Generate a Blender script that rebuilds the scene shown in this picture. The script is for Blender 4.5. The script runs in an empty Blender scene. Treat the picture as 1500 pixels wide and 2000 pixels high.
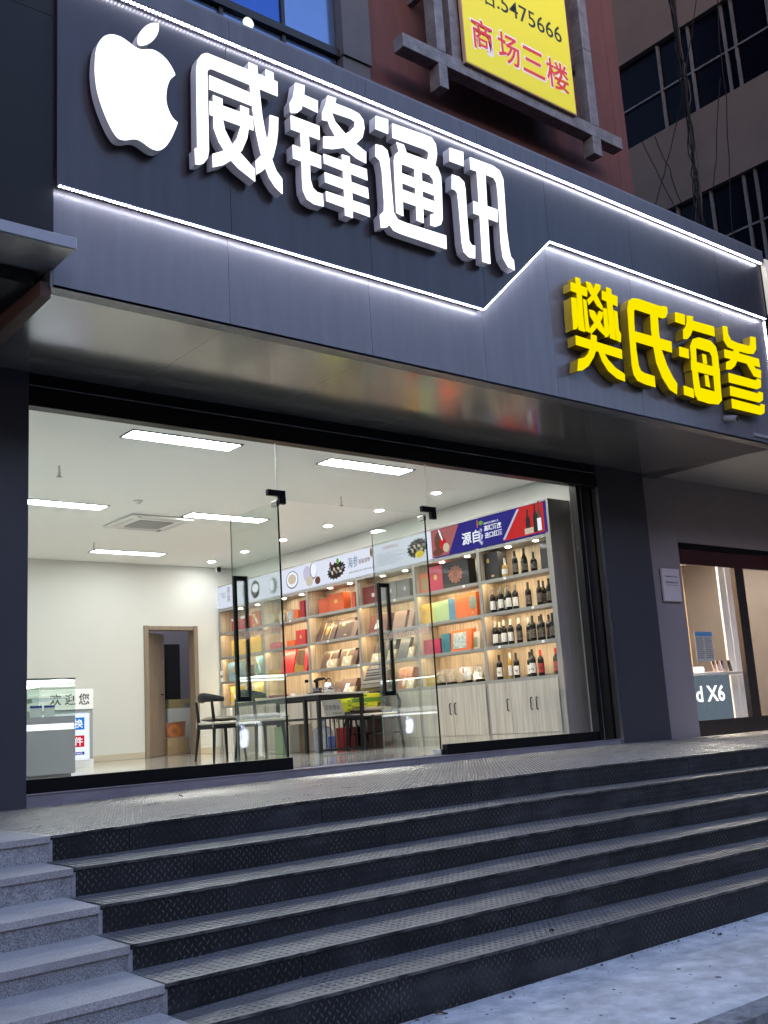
import bpy, math, random
import numpy as np
from mathutils import Vector, Matrix
random.seed(7); rng = np.random.default_rng(7)
S = bpy.context.scene; COL = S.collection

# ---------------------------------------------------------------- camera
CAMZ = 0.44
RM = np.array([[0.7749088, 0.078269, 0.6272083], [-0.6291141, 0.1914104, 0.7533774], [-0.0610881, -0.9783844, 0.1975658]])
FPX = 2016.257
cd = bpy.data.cameras.new('camera'); cam = bpy.data.objects.new('camera', cd); COL.objects.link(cam)
cd.sensor_fit = 'AUTO'; cd.sensor_width = 36; cd.lens = FPX/2000*36; cd.clip_end = 900; cd.clip_start = .05
m3 = RM @ np.diag([1,-1,-1])
mw = Matrix([[*m3[0],0],[*m3[1],0],[*m3[2],CAMZ],[0,0,0,1]]); cam.matrix_world = mw
S.camera = cam
# ---------------------------------------------------------------- dusk sky, weak sun, exposure
W = bpy.data.worlds.new('World'); S.world = W; W.use_nodes = True
wn = W.node_tree.nodes; wl = W.node_tree.links
sky = wn.new('ShaderNodeTexSky'); sky.sky_type = 'NISHITA'; sky.sun_disc = False
SUN_EL, SUN_ROT = math.radians(10), math.radians(205)
sky.sun_elevation = SUN_EL; sky.sun_rotation = SUN_ROT
sky.air_density = 1.0; sky.dust_density = .6; sky.ozone_density = 4.5
bg = wn['Background']; bg.inputs[1].default_value = .15
wb = wn.new('ShaderNodeMix'); wb.data_type = 'RGBA'; wb.blend_type = 'MULTIPLY'; wb.inputs[0].default_value = 1; wb.inputs[7].default_value = (1.78,1.08,.88,1)
wl.new(sky.outputs[0], wb.inputs[6]); wl.new(wb.outputs[2], bg.inputs[0])
sl = bpy.data.lights.new('sun', 'SUN'); sl.energy = .1; sl.angle = math.radians(20); sl.color = (1, .95, .9)
so = bpy.data.objects.new('sun', sl); COL.objects.link(so)
sd = Vector((math.sin(SUN_ROT)*math.cos(SUN_EL), math.cos(SUN_ROT)*math.cos(SUN_EL), math.sin(SUN_EL)))
so.rotation_euler = sd.to_track_quat('Z','Y').to_euler()
vs = S.view_settings; vs.view_transform = 'Standard'; vs.look = 'None'; EXPO = 2.45; vs.exposure = EXPO; vs.gamma = 1; vs.use_curve_mapping = False
cy = S.cycles; cy.max_bounces = 9; cy.diffuse_bounces = 4; cy.glossy_bounces = 5; cy.transmission_bounces = 6
cy.transparent_max_bounces = 24; cy.sample_clamp_indirect = 6; cy.sample_clamp_direct = 0; cy.use_denoising = True
cy.caustics_reflective = False; cy.caustics_refractive = False

def at(px, py, ax, val):
    r = RM @ np.array([(px-750)/FPX, (py-1000)/FPX, 1.0])
    t = (val-(CAMZ if ax == 2 else 0))/r[ax]
    p = r*t; p[2] += CAMZ
    return Vector(p)

# ---------------------------------------------------------------- materials
def srgb(r, g, b):
    f = lambda c: ((c/255+.055)/1.055)**2.4 if c > 10 else c/255/12.92
    return (f(r), f(g), f(b))
MC = {}
def mat(name, col, rough=.5, metal=0., coat=0., coatr=.05, var=0., vs_=6., stretch=(1,1,1), bump=0., bs=60., col2=None, spec=.5, rvar=0., emit=None, es=0., alpha=None, contrast=(.3,.7), rnd=0., detail=6, l2=None):
    if name in MC: return MC[name]
    m = bpy.data.materials.new(name); m.use_nodes = True; MC[name] = m
    nt = m.node_tree; N = nt.nodes; L = nt.links; b = N['Principled BSDF']
    b.inputs['Base Color'].default_value = (*col, 1); b.inputs['Roughness'].default_value = rough
    b.inputs['Metallic'].default_value = metal; b.inputs['Coat Weight'].default_value = coat; b.inputs['Coat Roughness'].default_value = coatr
    b.inputs['Specular IOR Level'].default_value = spec
    if emit: b.inputs['Emission Color'].default_value = (*emit, 1); b.inputs['Emission Strength'].default_value = es/2**EXPO
    if var or bump or rvar or rnd:
        tc = N.new('ShaderNodeTexCoord'); mp = N.new('ShaderNodeMapping'); mp.inputs['Scale'].default_value = stretch
        L.new(tc.outputs['Object'], mp.inputs[0])
        if rnd:
            oi = N.new('ShaderNodeObjectInfo'); mu = N.new('ShaderNodeVectorMath'); mu.operation = 'SCALE'; mu.inputs[3].default_value = 37.
            cx = N.new('ShaderNodeCombineXYZ')
            for k in range(3): L.new(oi.outputs['Random'], cx.inputs[k])
            L.new(cx.outputs[0], mu.inputs[0]); L.new(mu.outputs[0], mp.inputs[1])
    if var or rvar:
        n = N.new('ShaderNodeTexNoise'); n.inputs['Scale'].default_value = vs_; n.inputs['Detail'].default_value = detail; n.inputs['Roughness'].default_value = .6
        L.new(mp.outputs[0], n.inputs[0])
        r = N.new('ShaderNodeMapRange'); r.inputs[1].default_value = contrast[0]; r.inputs[2].default_value = contrast[1]; L.new(n.outputs['Fac'], r.inputs[0])
        if var:
            mx = N.new('ShaderNodeMix'); mx.data_type = 'RGBA'
            c2 = col2 if col2 else tuple(c*(1-var) for c in col)
            mx.inputs[6].default_value = (*col, 1); mx.inputs[7].default_value = (*c2, 1)
            L.new(r.outputs[0], mx.inputs[0]); last = mx.outputs[2]
            if rnd:
                hv = N.new('ShaderNodeHueSaturation'); a = N.new('ShaderNodeMapRange'); a.inputs[3].default_value = 1-rnd; a.inputs[4].default_value = 1+rnd
                L.new(oi.outputs['Random'], a.inputs[0]); L.new(a.outputs[0], hv.inputs['Value']); L.new(last, hv.inputs['Color']); last = hv.outputs[0]
            L.new(last, b.inputs['Base Color'])
        if rvar:
            rr = N.new('ShaderNodeMapRange'); rr.inputs[3].default_value = max(.02, rough-rvar); rr.inputs[4].default_value = min(1, rough+rvar)
            L.new(r.outputs[0], rr.inputs[0]); L.new(rr.outputs[0], b.inputs['Roughness'])
    if l2:      # second layer: patches of another colour (stains, dust, wear)
        c2_, sc2, lo2, hi2, st2, amt = l2
        if not (var or bump or rvar or rnd): tc = N.new('ShaderNodeTexCoord')
        mp2 = N.new('ShaderNodeMapping'); mp2.inputs['Scale'].default_value = st2; mp2.inputs['Location'].default_value = (3.1,7.7,1.3); L.new(tc.outputs['Object'], mp2.inputs[0])
        n3 = N.new('ShaderNodeTexNoise'); n3.inputs['Scale'].default_value = sc2; n3.inputs['Detail'].default_value = 8; n3.inputs['Roughness'].default_value = .65; L.new(mp2.outputs[0], n3.inputs[0])
        r3 = N.new('ShaderNodeMapRange'); r3.inputs[1].default_value = lo2; r3.inputs[2].default_value = hi2; r3.inputs[4].default_value = amt; L.new(n3.outputs['Fac'], r3.inputs[0])
        m3_ = N.new('ShaderNodeMix'); m3_.data_type = 'RGBA'; m3_.inputs[7].default_value = (*c2_, 1); m3_.inputs[6].default_value = (*col, 1)
        bc = b.inputs['Base Color']
        if bc.is_linked: L.new(bc.links[0].from_socket, m3_.inputs[6])
        L.new(r3.outputs[0], m3_.inputs[0]); L.new(m3_.outputs[2], bc)
    if bump:
        n2 = N.new('ShaderNodeTexNoise'); n2.inputs['Scale'].default_value = bs; n2.inputs['Detail'].default_value = 4
        L.new(mp.outputs[0], n2.inputs[0]); bp = N.new('ShaderNodeBump'); bp.inputs['Strength'].default_value = bump; bp.inputs['Distance'].default_value = .01
        L.new(n2.outputs['Fac'], bp.inputs['Height']); L.new(bp.outputs[0], b.inputs['Normal'])
    return m
EK = 1/2**EXPO
def emis(name, col, s, lamp=False):
    if not lamp: s *= EK
    if name in MC: return MC[name]
    m = bpy.data.materials.new(name); m.use_nodes = True; MC[name] = m; N = m.node_tree.nodes; N.remove(N['Principled BSDF'])
    e = N.new('ShaderNodeEmission'); e.inputs[0].default_value = (*col, 1); e.inputs[1].default_value = s
    m.node_tree.links.new(e.outputs[0], N['Material Output'].inputs[0]); return m
def glassmat(name, tint=(1,1,1), f0=.04, rough=0., extra=0.):
    if name in MC: return MC[name]
    m = bpy.data.materials.new(name); m.use_nodes = True; MC[name] = m; N = m.node_tree.nodes; L = m.node_tree.links; N.remove(N['Principled BSDF'])
    g = N.new('ShaderNodeNewGeometry'); d = N.new('ShaderNodeVectorMath'); d.operation = 'DOT_PRODUCT'
    L.new(g.outputs['Incoming'], d.inputs[0]); L.new(g.outputs['Normal'], d.inputs[1])
    def M(op, a, b_=None, v=None):
        n = N.new('ShaderNodeMath'); n.operation = op; L.new(a, n.inputs[0])
        if b_ is not None: n.inputs[1].default_value = b_
        return n.outputs[0]
    a = M('ABSOLUTE', d.outputs['Value']); n = N.new('ShaderNodeMath'); n.operation = 'SUBTRACT'; n.inputs[0].default_value = 1; L.new(a, n.inputs[1])
    p = M('POWER', n.outputs[0], 5.); q = M('MULTIPLY', p, 1-f0); r = M('ADD', q, f0); r.node.use_clamp = True
    t = N.new('ShaderNodeBsdfTransparent'); t.inputs[0].default_value = (*tint, 1)
    gl = N.new('ShaderNodeBsdfGlossy'); gl.inputs['Roughness'].default_value = rough
    mx = N.new('ShaderNodeMixShader'); L.new(r, mx.inputs[0]); L.new(t.outputs[0], mx.inputs[1]); L.new(gl.outputs[0], mx.inputs[2])
    out = mx.outputs[0]
    if extra:
        df = N.new('ShaderNodeBsdfDiffuse'); m2 = N.new('ShaderNodeMixShader'); m2.inputs[0].default_value = extra
        L.new(out, m2.inputs[1]); L.new(df.outputs[0], m2.inputs[2]); out = m2.outputs[0]
    L.new(out, N['Material Output'].inputs[0]); return m

# ---------------------------------------------------------------- mesh builder
class M:
    def __init__(s): s.v = []; s.f = []
    def add(s, vs, fs):
        o = len(s.v); s.v += [tuple(v) for v in vs]; s.f += [tuple(i+o for i in f) for f in fs]; return s
    def box(s, x0, x1, y0, y1, z0, z1, c=0.):
        if x0 > x1: x0, x1 = x1, x0
        if y0 > y1: y0, y1 = y1, y0
        if z0 > z1: z0, z1 = z1, z0
        if c <= 0:
            return s.add([(x0,y0,z0),(x1,y0,z0),(x1,y1,z0),(x0,y1,z0),(x0,y0,z1),(x1,y0,z1),(x1,y1,z1),(x0,y1,z1)],
                         [(0,3,2,1),(4,5,6,7),(0,1,5,4),(1,2,6,5),(2,3,7,6),(3,0,4,7)])
        c = min(c, (x1-x0)*.45, (y1-y0)*.45, (z1-z0)*.45)
        P = [];F = []
        lo = (x0,y0,z0); hi = (x1,y1,z1); idx = {}
        for sx in (0,1):
            for sy in (0,1):
                for sz in (0,1):
                    sg = (sx,sy,sz)
                    for a in range(3):
                        p = [hi[i]-c if sg[i] else lo[i]+c for i in range(3)]; p[a] = hi[a] if sg[a] else lo[a]
                        idx[(sg,a)] = len(P); P.append(tuple(p))
        for a in range(3):
            b_, c_ = (a+1)%3, (a+2)%3
            for sa in (0,1):
                q = []
                for (u,w) in ((0,0),(1,0),(1,1),(0,1)):
                    g = [0,0,0]; g[a] = sa; g[b_] = u; g[c_] = w; q.append(idx[(tuple(g),a)])
                F.append(tuple(q) if sa else tuple(q[::-1]))
            for u in (0,1):
                for w in (0,1):
                    g0 = [0,0,0]; g0[b_] = u; g0[c_] = w; g1 = list(g0); g1[a] = 1
                    q = [idx[(tuple(g0),b_)], idx[(tuple(g1),b_)], idx[(tuple(g1),c_)], idx[(tuple(g0),c_)]]
                    F.append(tuple(q) if (u != w) else tuple(q[::-1]))
        for k in range(8):
            g = (k>>2&1, k>>1&1, k&1); q = [idx[(g,0)],idx[(g,1)],idx[(g,2)]]
            F.append(tuple(q) if sum(g)%2 else tuple(q[::-1]))
        return s.add(P, F)
    def prism(s, poly, fn, d0, d1):       # poly of 2-D points, fn(u,v,d)->xyz
        n = len(poly); A = [fn(u,v,d0) for u,v in poly]; B = [fn(u,v,d1) for u,v in poly]
        return s.add(A+B, [tuple(range(n)), tuple(range(2*n-1,n-1,-1))]+[(i,i+n,(i+1)%n+n,(i+1)%n) for i in range(n)])
    def hexa(s, p): return s.add(p, [(0,3,2,1),(4,5,6,7),(0,1,5,4),(1,2,6,5),(2,3,7,6),(3,0,4,7)])
    def tube(s, pts, r, n=8, cap=True):
        pts = [Vector(p) for p in pts]; k = len(pts); rs = r if isinstance(r, (list,tuple)) else [r]*k
        V = []; F = []; up = None
        for i, p in enumerate(pts):
            t = (pts[min(i+1,k-1)]-pts[max(i-1,0)]).normalized()
            if up is None: up = Vector((0,0,1)) if abs(t.z) < .9 else Vector((1,0,0))
            a = t.cross(up).normalized(); b_ = a.cross(t).normalized(); up = b_
            V += [p+a*(rs[i]*math.cos(2*math.pi*j/n))+b_*(rs[i]*math.sin(2*math.pi*j/n)) for j in range(n)]
        for i in range(k-1):
            for j in range(n):
                F.append((i*n+j, i*n+(j+1)%n, (i+1)*n+(j+1)%n, (i+1)*n+j))
        if cap: F += [tuple(range(n-1,-1,-1)), tuple(range((k-1)*n, k*n))]
        return s.add(V, F)
    def lathe(s, prof, c=(0,0,0), n=14):
        V = [];F = []
        for r, z in prof: V += [(c[0]+r*math.cos(2*math.pi*j/n), c[1]+r*math.sin(2*math.pi*j/n), c[2]+z) for j in range(n)]
        k = len(prof)
        for i in range(k-1):
            for j in range(n): F.append((i*n+j, i*n+(j+1)%n, (i+1)*n+(j+1)%n, (i+1)*n+j))
        F += [tuple(range(n-1,-1,-1)), tuple(range((k-1)*n, k*n))]
        return s.add(V, F)
    def disc(s, c, r, axis='z', n=20, t=.004, ry=None):
        ry = ry or r
        fn = {'z': lambda u,v,d:(c[0]+u,c[1]+v,c[2]+d), 'x': lambda u,v,d:(c[0]+d,c[1]+u,c[2]+v), 'y': lambda u,v,d:(c[0]+u,c[1]+d,c[2]+v)}[axis]
        return s.prism([(r*math.cos(2*math.pi*j/n), ry*math.sin(2*math.pi*j/n)) for j in range(n)], fn, 0, t)
    def bar(s, a, b, w, h=None):           # square bar between two points
        a = Vector(a); b = Vector(b); h = h or w; t = (b-a).normalized(); up = Vector((0,0,1)) if abs(t.z) < .9 else Vector((0,1,0))
        u = t.cross(up).normalized()*w/2; v = u.cross(t).normalized()*h/2
        return s.hexa([a-u-v, a+u-v, b+u-v, b-u-v, a-u+v, a+u+v, b+u+v, b-u+v])
OFF = {}
def build(name, mb, m, parent=None, smooth=False, kind=None, label=None, cat=None, group=None, fixn=True):
    me = bpy.data.meshes.new(name)
    if parent is not None: off = OFF.get(parent.name, Vector((0,0,0)))
    else:
        a = np.array(mb.v); off = Vector(((a[:,0].min()+a[:,0].max())/2, (a[:,1].min()+a[:,1].max())/2, a[:,2].min()))
    me.from_pydata([(v[0]-off.x, v[1]-off.y, v[2]-off.z) for v in mb.v], [], mb.f)
    if fixn:
        import bmesh
        bm = bmesh.new(); bm.from_mesh(me); bmesh.ops.recalc_face_normals(bm, faces=bm.faces); bm.to_mesh(me); bm.free()
    me.materials.append(m)
    if smooth:
        me.shade_smooth()
        me.set_sharp_from_angle(angle=math.radians(40))
    o = bpy.data.objects.new(name, me); COL.objects.link(o)
    if parent is None: o.location = off
    else: o.parent = parent
    OFF[o.name] = off
    tag(o, label, cat, group, kind); return o
def tag(o, label=None, cat=None, group=None, kind=None):
    if label: o['label'] = label
    if cat: o['category'] = cat
    if group: o['group'] = group
    if kind: o['kind'] = kind
    return o
def thing(name, label=None, cat=None, loc=(0,0,0), group=None, kind=None, local=False):
    o = bpy.data.objects.new(name, None); COL.objects.link(o); o.location = loc; o.empty_display_size = .1
    OFF[o.name] = Vector((0,0,0)) if local else Vector(loc)
    return tag(o, label, cat, group, kind)
def dup(root, loc, rotz=None, label=None, group=None):
    r = root.copy(); COL.objects.link(r); r.location = loc
    if rotz is not None: r.rotation_euler = (0,0,rotz)
    def rec(src, dst):
        for ch in list(src.children):
            c = ch.copy(); COL.objects.link(c); c.parent = dst; rec(ch, c)
    rec(root, r); tag(r, label, None, group); return r
def text(name, body, m, o, ux, uy, size, parent=None, ext=.0006, fit=None, sx=1., bold=0., shear=0., **kw):
    """flat lettering: lower-left corner o, text direction ux, up direction uy; fit=(w,h) scales it into a box"""
    cu = bpy.data.curves.new(name, 'FONT'); cu.body = body; cu.size = size; cu.extrude = ext; cu.resolution_u = 3; cu.offset = bold; cu.shear = shear
    t = bpy.data.objects.new(name, cu); COL.objects.link(t)
    bpy.context.view_layer.update()
    me = bpy.data.meshes.new_from_object(t.evaluated_get(bpy.context.evaluated_depsgraph_get()))
    COL.objects.unlink(t); bpy.data.objects.remove(t)
    a = np.empty(len(me.vertices)*3); me.vertices.foreach_get('co', a); a = a.reshape(-1,3)
    if len(a) == 0: return None
    lo = a[:,:2].min(0); hi = a[:,:2].max(0); a[:,:2] -= lo; wh = np.maximum(hi-lo, 1e-6)
    if fit: a[:,0] *= fit[0]/wh[0]; a[:,1] *= fit[1]/wh[1]
    ux = np.array(ux, float); uy = np.array(uy, float); nz = np.cross(ux, uy); nz /= np.linalg.norm(nz)
    w = np.array(o)[None]+a[:,:1]*ux[None]+a[:,1:2]*uy[None]+a[:,2:]*nz[None]
    off = OFF.get(parent.name, Vector((0,0,0))) if parent else Vector(o)
    w = w-np.array(off)[None]
    me.vertices.foreach_set('co', w.ravel()); me.update(); me.materials.clear(); me.materials.append(m); me.name = name
    ob = bpy.data.objects.new(name, me); COL.objects.link(ob)
    if parent: ob.parent = parent
    else: ob.location = off
    OFF[ob.name] = off
    tag(ob, **kw); return ob
FX = ((1,0,0),(0,0,1))       # reading direction on a wall facing the street
FS = ((0,-1,0),(0,0,1))      # reading direction on a wall facing left
# ================================================================ SETTING
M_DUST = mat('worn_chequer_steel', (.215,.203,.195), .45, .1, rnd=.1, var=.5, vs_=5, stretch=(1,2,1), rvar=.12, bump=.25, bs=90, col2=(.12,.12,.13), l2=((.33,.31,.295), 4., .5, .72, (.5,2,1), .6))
M_RISER = mat('black_painted_chequer_steel', (.014,.014,.0155), .6, 0, spec=.3, rnd=.2, var=.6, vs_=4, bump=.1, bs=120, col2=(.03,.031,.034), contrast=(.45,.9), l2=((.075,.075,.085), 3., .52, .75, (.6,1,2.2), .7))
M_LUGR = mat('rubbed_lug_on_riser', (.12,.115,.105), .45, .1, var=.8, vs_=5, col2=(.014,.014,.017), contrast=(.4,.62))
M_LUGT = mat('rubbed_lug_on_tread', (.2,.19,.18), .34, .5, var=.6, vs_=9, col2=(.06,.062,.07))
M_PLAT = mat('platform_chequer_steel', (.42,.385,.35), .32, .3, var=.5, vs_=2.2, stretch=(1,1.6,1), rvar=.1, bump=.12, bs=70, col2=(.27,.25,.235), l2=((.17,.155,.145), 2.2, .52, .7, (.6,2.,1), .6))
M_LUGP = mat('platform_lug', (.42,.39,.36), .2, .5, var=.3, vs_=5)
M_GRAN = mat('grey_granite', (.42,.42,.43), .6, var=1, vs_=210, col2=(.09,.095,.105), contrast=(.35,.65), bump=.12, bs=160, detail=3, rnd=.16, l2=((.1,.1,.11), 4.5, .5, .75, (2,1,1), .5))
M_GRANT = mat('walked_granite', (.52,.49,.475), .6, var=1, vs_=200, col2=(.2,.19,.19), contrast=(.3,.7), bump=.1, bs=120, detail=4, rnd=.13, l2=((.17,.16,.155), 3.5, .5, .75, (1,1,1), .55))
M_CONC = mat('pavement_concrete', (.72,.7,.69), .8, var=1, vs_=7, col2=(.42,.41,.41), contrast=(.35,.66), bump=.8, bs=34, detail=12, l2=((.2,.19,.19), 1.7, .48, .72, (1,1.6,1), .55))
M_KERB = mat('kerb_stone', (.36,.355,.36), .85, var=.7, vs_=16, stretch=(1,1,.4), bump=1., bs=45)
M_ASPH = mat('asphalt', (.05,.05,.052), .85, var=.4, vs_=60, bump=.5, bs=200)
M_MORT = mat('mortar', (.35,.35,.36), .9, var=.4, vs_=30)

M_NOSE = mat('worn_steel_nosing', (.16,.155,.15), .4, .4, var=.8, vs_=9, col2=(.03,.03,.035), contrast=(.4,.6))
M_STAIN = mat('gum_stain', (.13,.13,.135), .8)
GZ = -.745
g0 = at(1363,2000,2,GZ); g1 = at(1500,1947,2,GZ); kd = (g1-g0); kd.z = 0; kd.normalize(); kn = Vector((kd.y,-kd.x,0))
if kn.y > 0: kn = -kn
a_ = g0-kd*9; b_ = g0+kd*40
pv = M(); pv.prism([(a_.x,a_.y),(b_.x,b_.y),(b_.x,30),(a_.x-20,30)], lambda u,v,d:(u,v,d), GZ-.14, GZ)
build('pavement', pv, M_CONC, kind='structure')
rd = M(); rd.box(-150,150,-150,150,GZ-.4,GZ-.15); build('road', rd, M_ASPH, kind='structure')
ks = thing('kerb', None, None, tuple(a_), kind='structure')
n = 0; t_ = 0.
while t_ < 20:
    p = a_+kd*t_; q = a_+kd*(t_+.985)
    m_ = M(); z0, z1 = GZ-.16, GZ+.004+rng.uniform(0,.004)
    ns_ = 12; jg = [rng.uniform(-.007,.007) for _ in range(ns_+1)]; jh = [rng.uniform(-.006,.0) for _ in range(ns_+1)]; jb = [rng.uniform(-.006,.006) for _ in range(ns_+1)]
    for w_ in range(ns_):
        u_ = p.lerp(q, w_/ns_); v_ = p.lerp(q, (w_+1)/ns_); a1, a2 = .115+jg[w_], .115+jg[w_+1]; b1, b2 = .12+jb[w_], .12+jb[w_+1]
        m_.hexa([(u_.x,u_.y,z0),(v_.x,v_.y,z0),(v_.x+kn.x*b2,v_.y+kn.y*b2,z0),(u_.x+kn.x*b1,u_.y+kn.y*b1,z0),(u_.x,u_.y,z1),(v_.x,v_.y,z1),(v_.x+kn.x*a2,v_.y+kn.y*a2,z1+jh[w_+1]),(u_.x+kn.x*a1,u_.y+kn.y*a1,z1+jh[w_])])
    build('kerb_stone', m_, M_KERB, ks); t_ += 1.

YK = [5.151,4.775,4.398,4.062,3.732,3.445]
TOP = [[(96,1633),(600,1564),(1100,1503),(1500,1459)],
       [(144,1695),(600,1631),(1000,1568),(1500,1500)],
       [(195,1768),(600,1700),(1000,1634),(1500,1548)],
       [(253,1845),(600,1778),(1000,1700),(1500,1600)],
       [(322,1921),(600,1858),(1000,1766),(1500,1653)],
       [(400,2002),(600,1951),(1000,1849),(1500,1720)]]
BOT = [[(98,1683),(600,1612),(1100,1544),(1500,1495)],
       [(145,1752),(600,1677),(1000,1611),(1500,1538)],
       [(199,1824),(600,1752),(1000,1672),(1500,1585)],
       [(256,1897),(600,1819),(1000,1733),(1500,1633)],
       [(328,1985),(600,1907),(1000,1811),(1500,1695)], None]
def zcurve(obs, y):
    P = [at(px,py,1,y) for px,py in obs]
    xs = [p.x for p in P]; zs = [p.z for p in P]
    return lambda x: float(np.interp(x, xs, zs))
ZT = [zcurve(o, y) for o, y in zip(TOP, YK)]
ZB = [zcurve(o, y) if o else (lambda x: GZ-.05) for o, y in zip(BOT, YK)]
XK = [2.03,1.99,1.95,1.925,1.905,1.89]      # where metal cladding meets granite
ZPL = zcurve([(57,1579),(300,1550),(600,1517),(1000,1475),(1210,1453),(1372,1440)], 7.6)
def lugs(name, pos, nrm_frame, m, parent, L=.013, Wd=.0034, H=.0022):
    """pos (n,3), frame = (n,3,3) rows: along-a, along-b, out; alternate orientation"""
    n = len(pos); s_ = np.array([1,-1])
    base = np.array([[-L,0,0],[L,0,0],[0,-Wd,0],[0,Wd,0],[-L*.5,0,H],[L*.5,0,H]])
    par = nrm_frame[1]; ang = np.where(par, .98, -.98)+rng.normal(0,.06,n)
    c, s2 = np.cos(ang), np.sin(ang)
    A, B_, N_ = nrm_frame[0]
    bx = base[None,:,0]*c[:,None]-base[None,:,1]*s2[:,None]; by = base[None,:,0]*s2[:,None]+base[None,:,1]*c[:,None]
    V = pos[:,None,:]+bx[...,None]*np.array(A)+by[...,None]*np.array(B_)+base[None,:,2,None]*np.array(N_)
    V = V-np.array(OFF[parent.name])
    fs = np.array([[0,2,5],[0,5,4],[2,1,5],[0,4,3],[4,5,3],[5,1,3]])
    F = (fs[None]+(np.arange(n)*6)[:,None,None]).reshape(-1,3)
    me = bpy.data.meshes.new(name); me.vertices.add(n*6); me.vertices.foreach_set('co', V.ravel())
    me.loops.add(F.size); me.loops.foreach_set('vertex_index', F.ravel().astype(np.int32)); me.polygons.add(len(F))
    me.polygons.foreach_set('loop_start', np.arange(len(F), dtype=np.int32)*3)
    me.update(calc_edges=True); me.validate(); me.materials.append(m)
    import bmesh
    bm = bmesh.new(); bm.from_mesh(me); bmesh.ops.recalc_face_normals(bm, faces=bm.faces); bm.to_mesh(me); bm.free()
    o = bpy.data.objects.new(name, me); COL.objects.link(o); o.parent = parent; OFF[o.name] = OFF[parent.name]; o['kind'] = 'stuff'; return o
PIT = .037; ROW = .0195
def segs(x0, x1, w, off=0.):
    s_ = [x0]; x = x0+off
    while x < x1-.2:
        if x > x0+.2: s_.append(x)
        x += w
    s_.append(x1); return list(zip(s_[:-1], s_[1:]))
st = thing('steel_clad_steps', None, None, (2,5,-.7), kind='structure')
XE = 14.
for k in range(6):
    y = YK[k]
    offs = [.42,.62,.62,.55,.62,.9][k]
    for x0, x1 in segs(XK[k], XE, 1.22, offs):
        m_ = M(); xs = np.linspace(x0+.0015, x1-.0015, 5)
        for a, b in zip(xs[:-1], xs[1:]):
            m_.add([(a,y,ZB[k](a)-.02),(b,y,ZB[k](b)-.02),(b,y,ZT[k](b)-.004),(a,y,ZT[k](a)-.004),(a,y+.006,ZB[k](a)-.02),(b,y+.006,ZB[k](b)-.02),(b,y+.006,ZT[k](b)-.004),(a,y+.006,ZT[k](a)-.004)],
                   [(0,1,2,3),(4,7,6,5),(3,2,6,7),(0,3,7,4),(1,5,6,2)])
        build('riser_plate', m_, M_RISER, st)
        m_ = M(); xs = np.linspace(x0+.001, x1-.001, 9); jz = [rng.uniform(-.0012,.0012) for _ in xs]
        for q_,(a, b) in enumerate(zip(xs[:-1], xs[1:])):
            ja, jb = jz[q_], jz[q_+1]
            m_.hexa([(a,y-.0075,ZT[k](a)-.011+ja),(b,y-.0075,ZT[k](b)-.011+jb),(b,y-.0032,ZT[k](b)-.011+jb),(a,y-.0032,ZT[k](a)-.011+ja),(a,y-.0075,ZT[k](a)+.001+ja),(b,y-.0075,ZT[k](b)+.001+jb),(b,y-.0032,ZT[k](b)+.001+jb),(a,y-.0032,ZT[k](a)+.001+ja)])
        build('nosing_strip', m_, M_NOSE, st)
    # lugs on riser
    xs = np.arange(XK[k]+.02, 10.5, PIT); P = []; Q = []
    for i, x in enumerate(xs):
        zt, zb = ZT[k](x)-.012, ZB[k](x)+.006
        if k == 5: zb = GZ+.006
        for j in range(int((zt-zb)/ROW)+1):
            P.append((x+(j%2)*PIT/2, y-.0005, zt-j*ROW)); Q.append(j%2 == 0)
    lugs('diamond_lug', np.array(P), (((1,0,0),(0,0,1),(0,-1,0)), np.array(Q)), M_LUGR, st)
    if k:
        y1 = YK[k-1]+.004
        for x0, x1 in segs(XK[k-1]-.01, XE, 1.22, offs+.3):
            m_ = M(); xs = np.linspace(x0+.0015, x1-.0015, 5)
            for a, b in zip(xs[:-1], xs[1:]):
                m_.hexa([(a,y-.003,ZT[k](a)-.006),(b,y-.003,ZT[k](b)-.006),(b,y1,ZB[k-1](b)-.006),(a,y1,ZB[k-1](a)-.006),
                         (a,y-.003,ZT[k](a)),(b,y-.003,ZT[k](b)),(b,y1,ZB[k-1](b)),(a,y1,ZB[k-1](a))])
            build('tread_plate', m_, M_DUST, st)
        xs = np.arange(XK[k]+.03, 10.5, PIT); P = []; Q = []
        for i, x in enumerate(xs):
            for j, yy in enumerate(np.arange(y+.014, y1-.01, ROW)):
                f_ = (yy-y)/(y1-y); P.append((x+(j%2)*PIT/2, yy, ZT[k](x)*(1-f_)+ZB[k-1](x)*f_+.0004)); Q.append(j%2 == 0)
        lugs('diamond_lug', np.array(P), (((1,0,0),(0,1,0),(0,0,1)), np.array(Q)), M_LUGT, st)
core = M()
for k in range(6):
    yb = YK[k-1] if k else 7.7
    core.box(XK[k]-.3 if k else -3, XE, YK[k]+.012, yb+.02, GZ-.05, min(ZT[k](3), ZT[k](8))-.05)
build('step_core', core, M_MORT, st)
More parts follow.
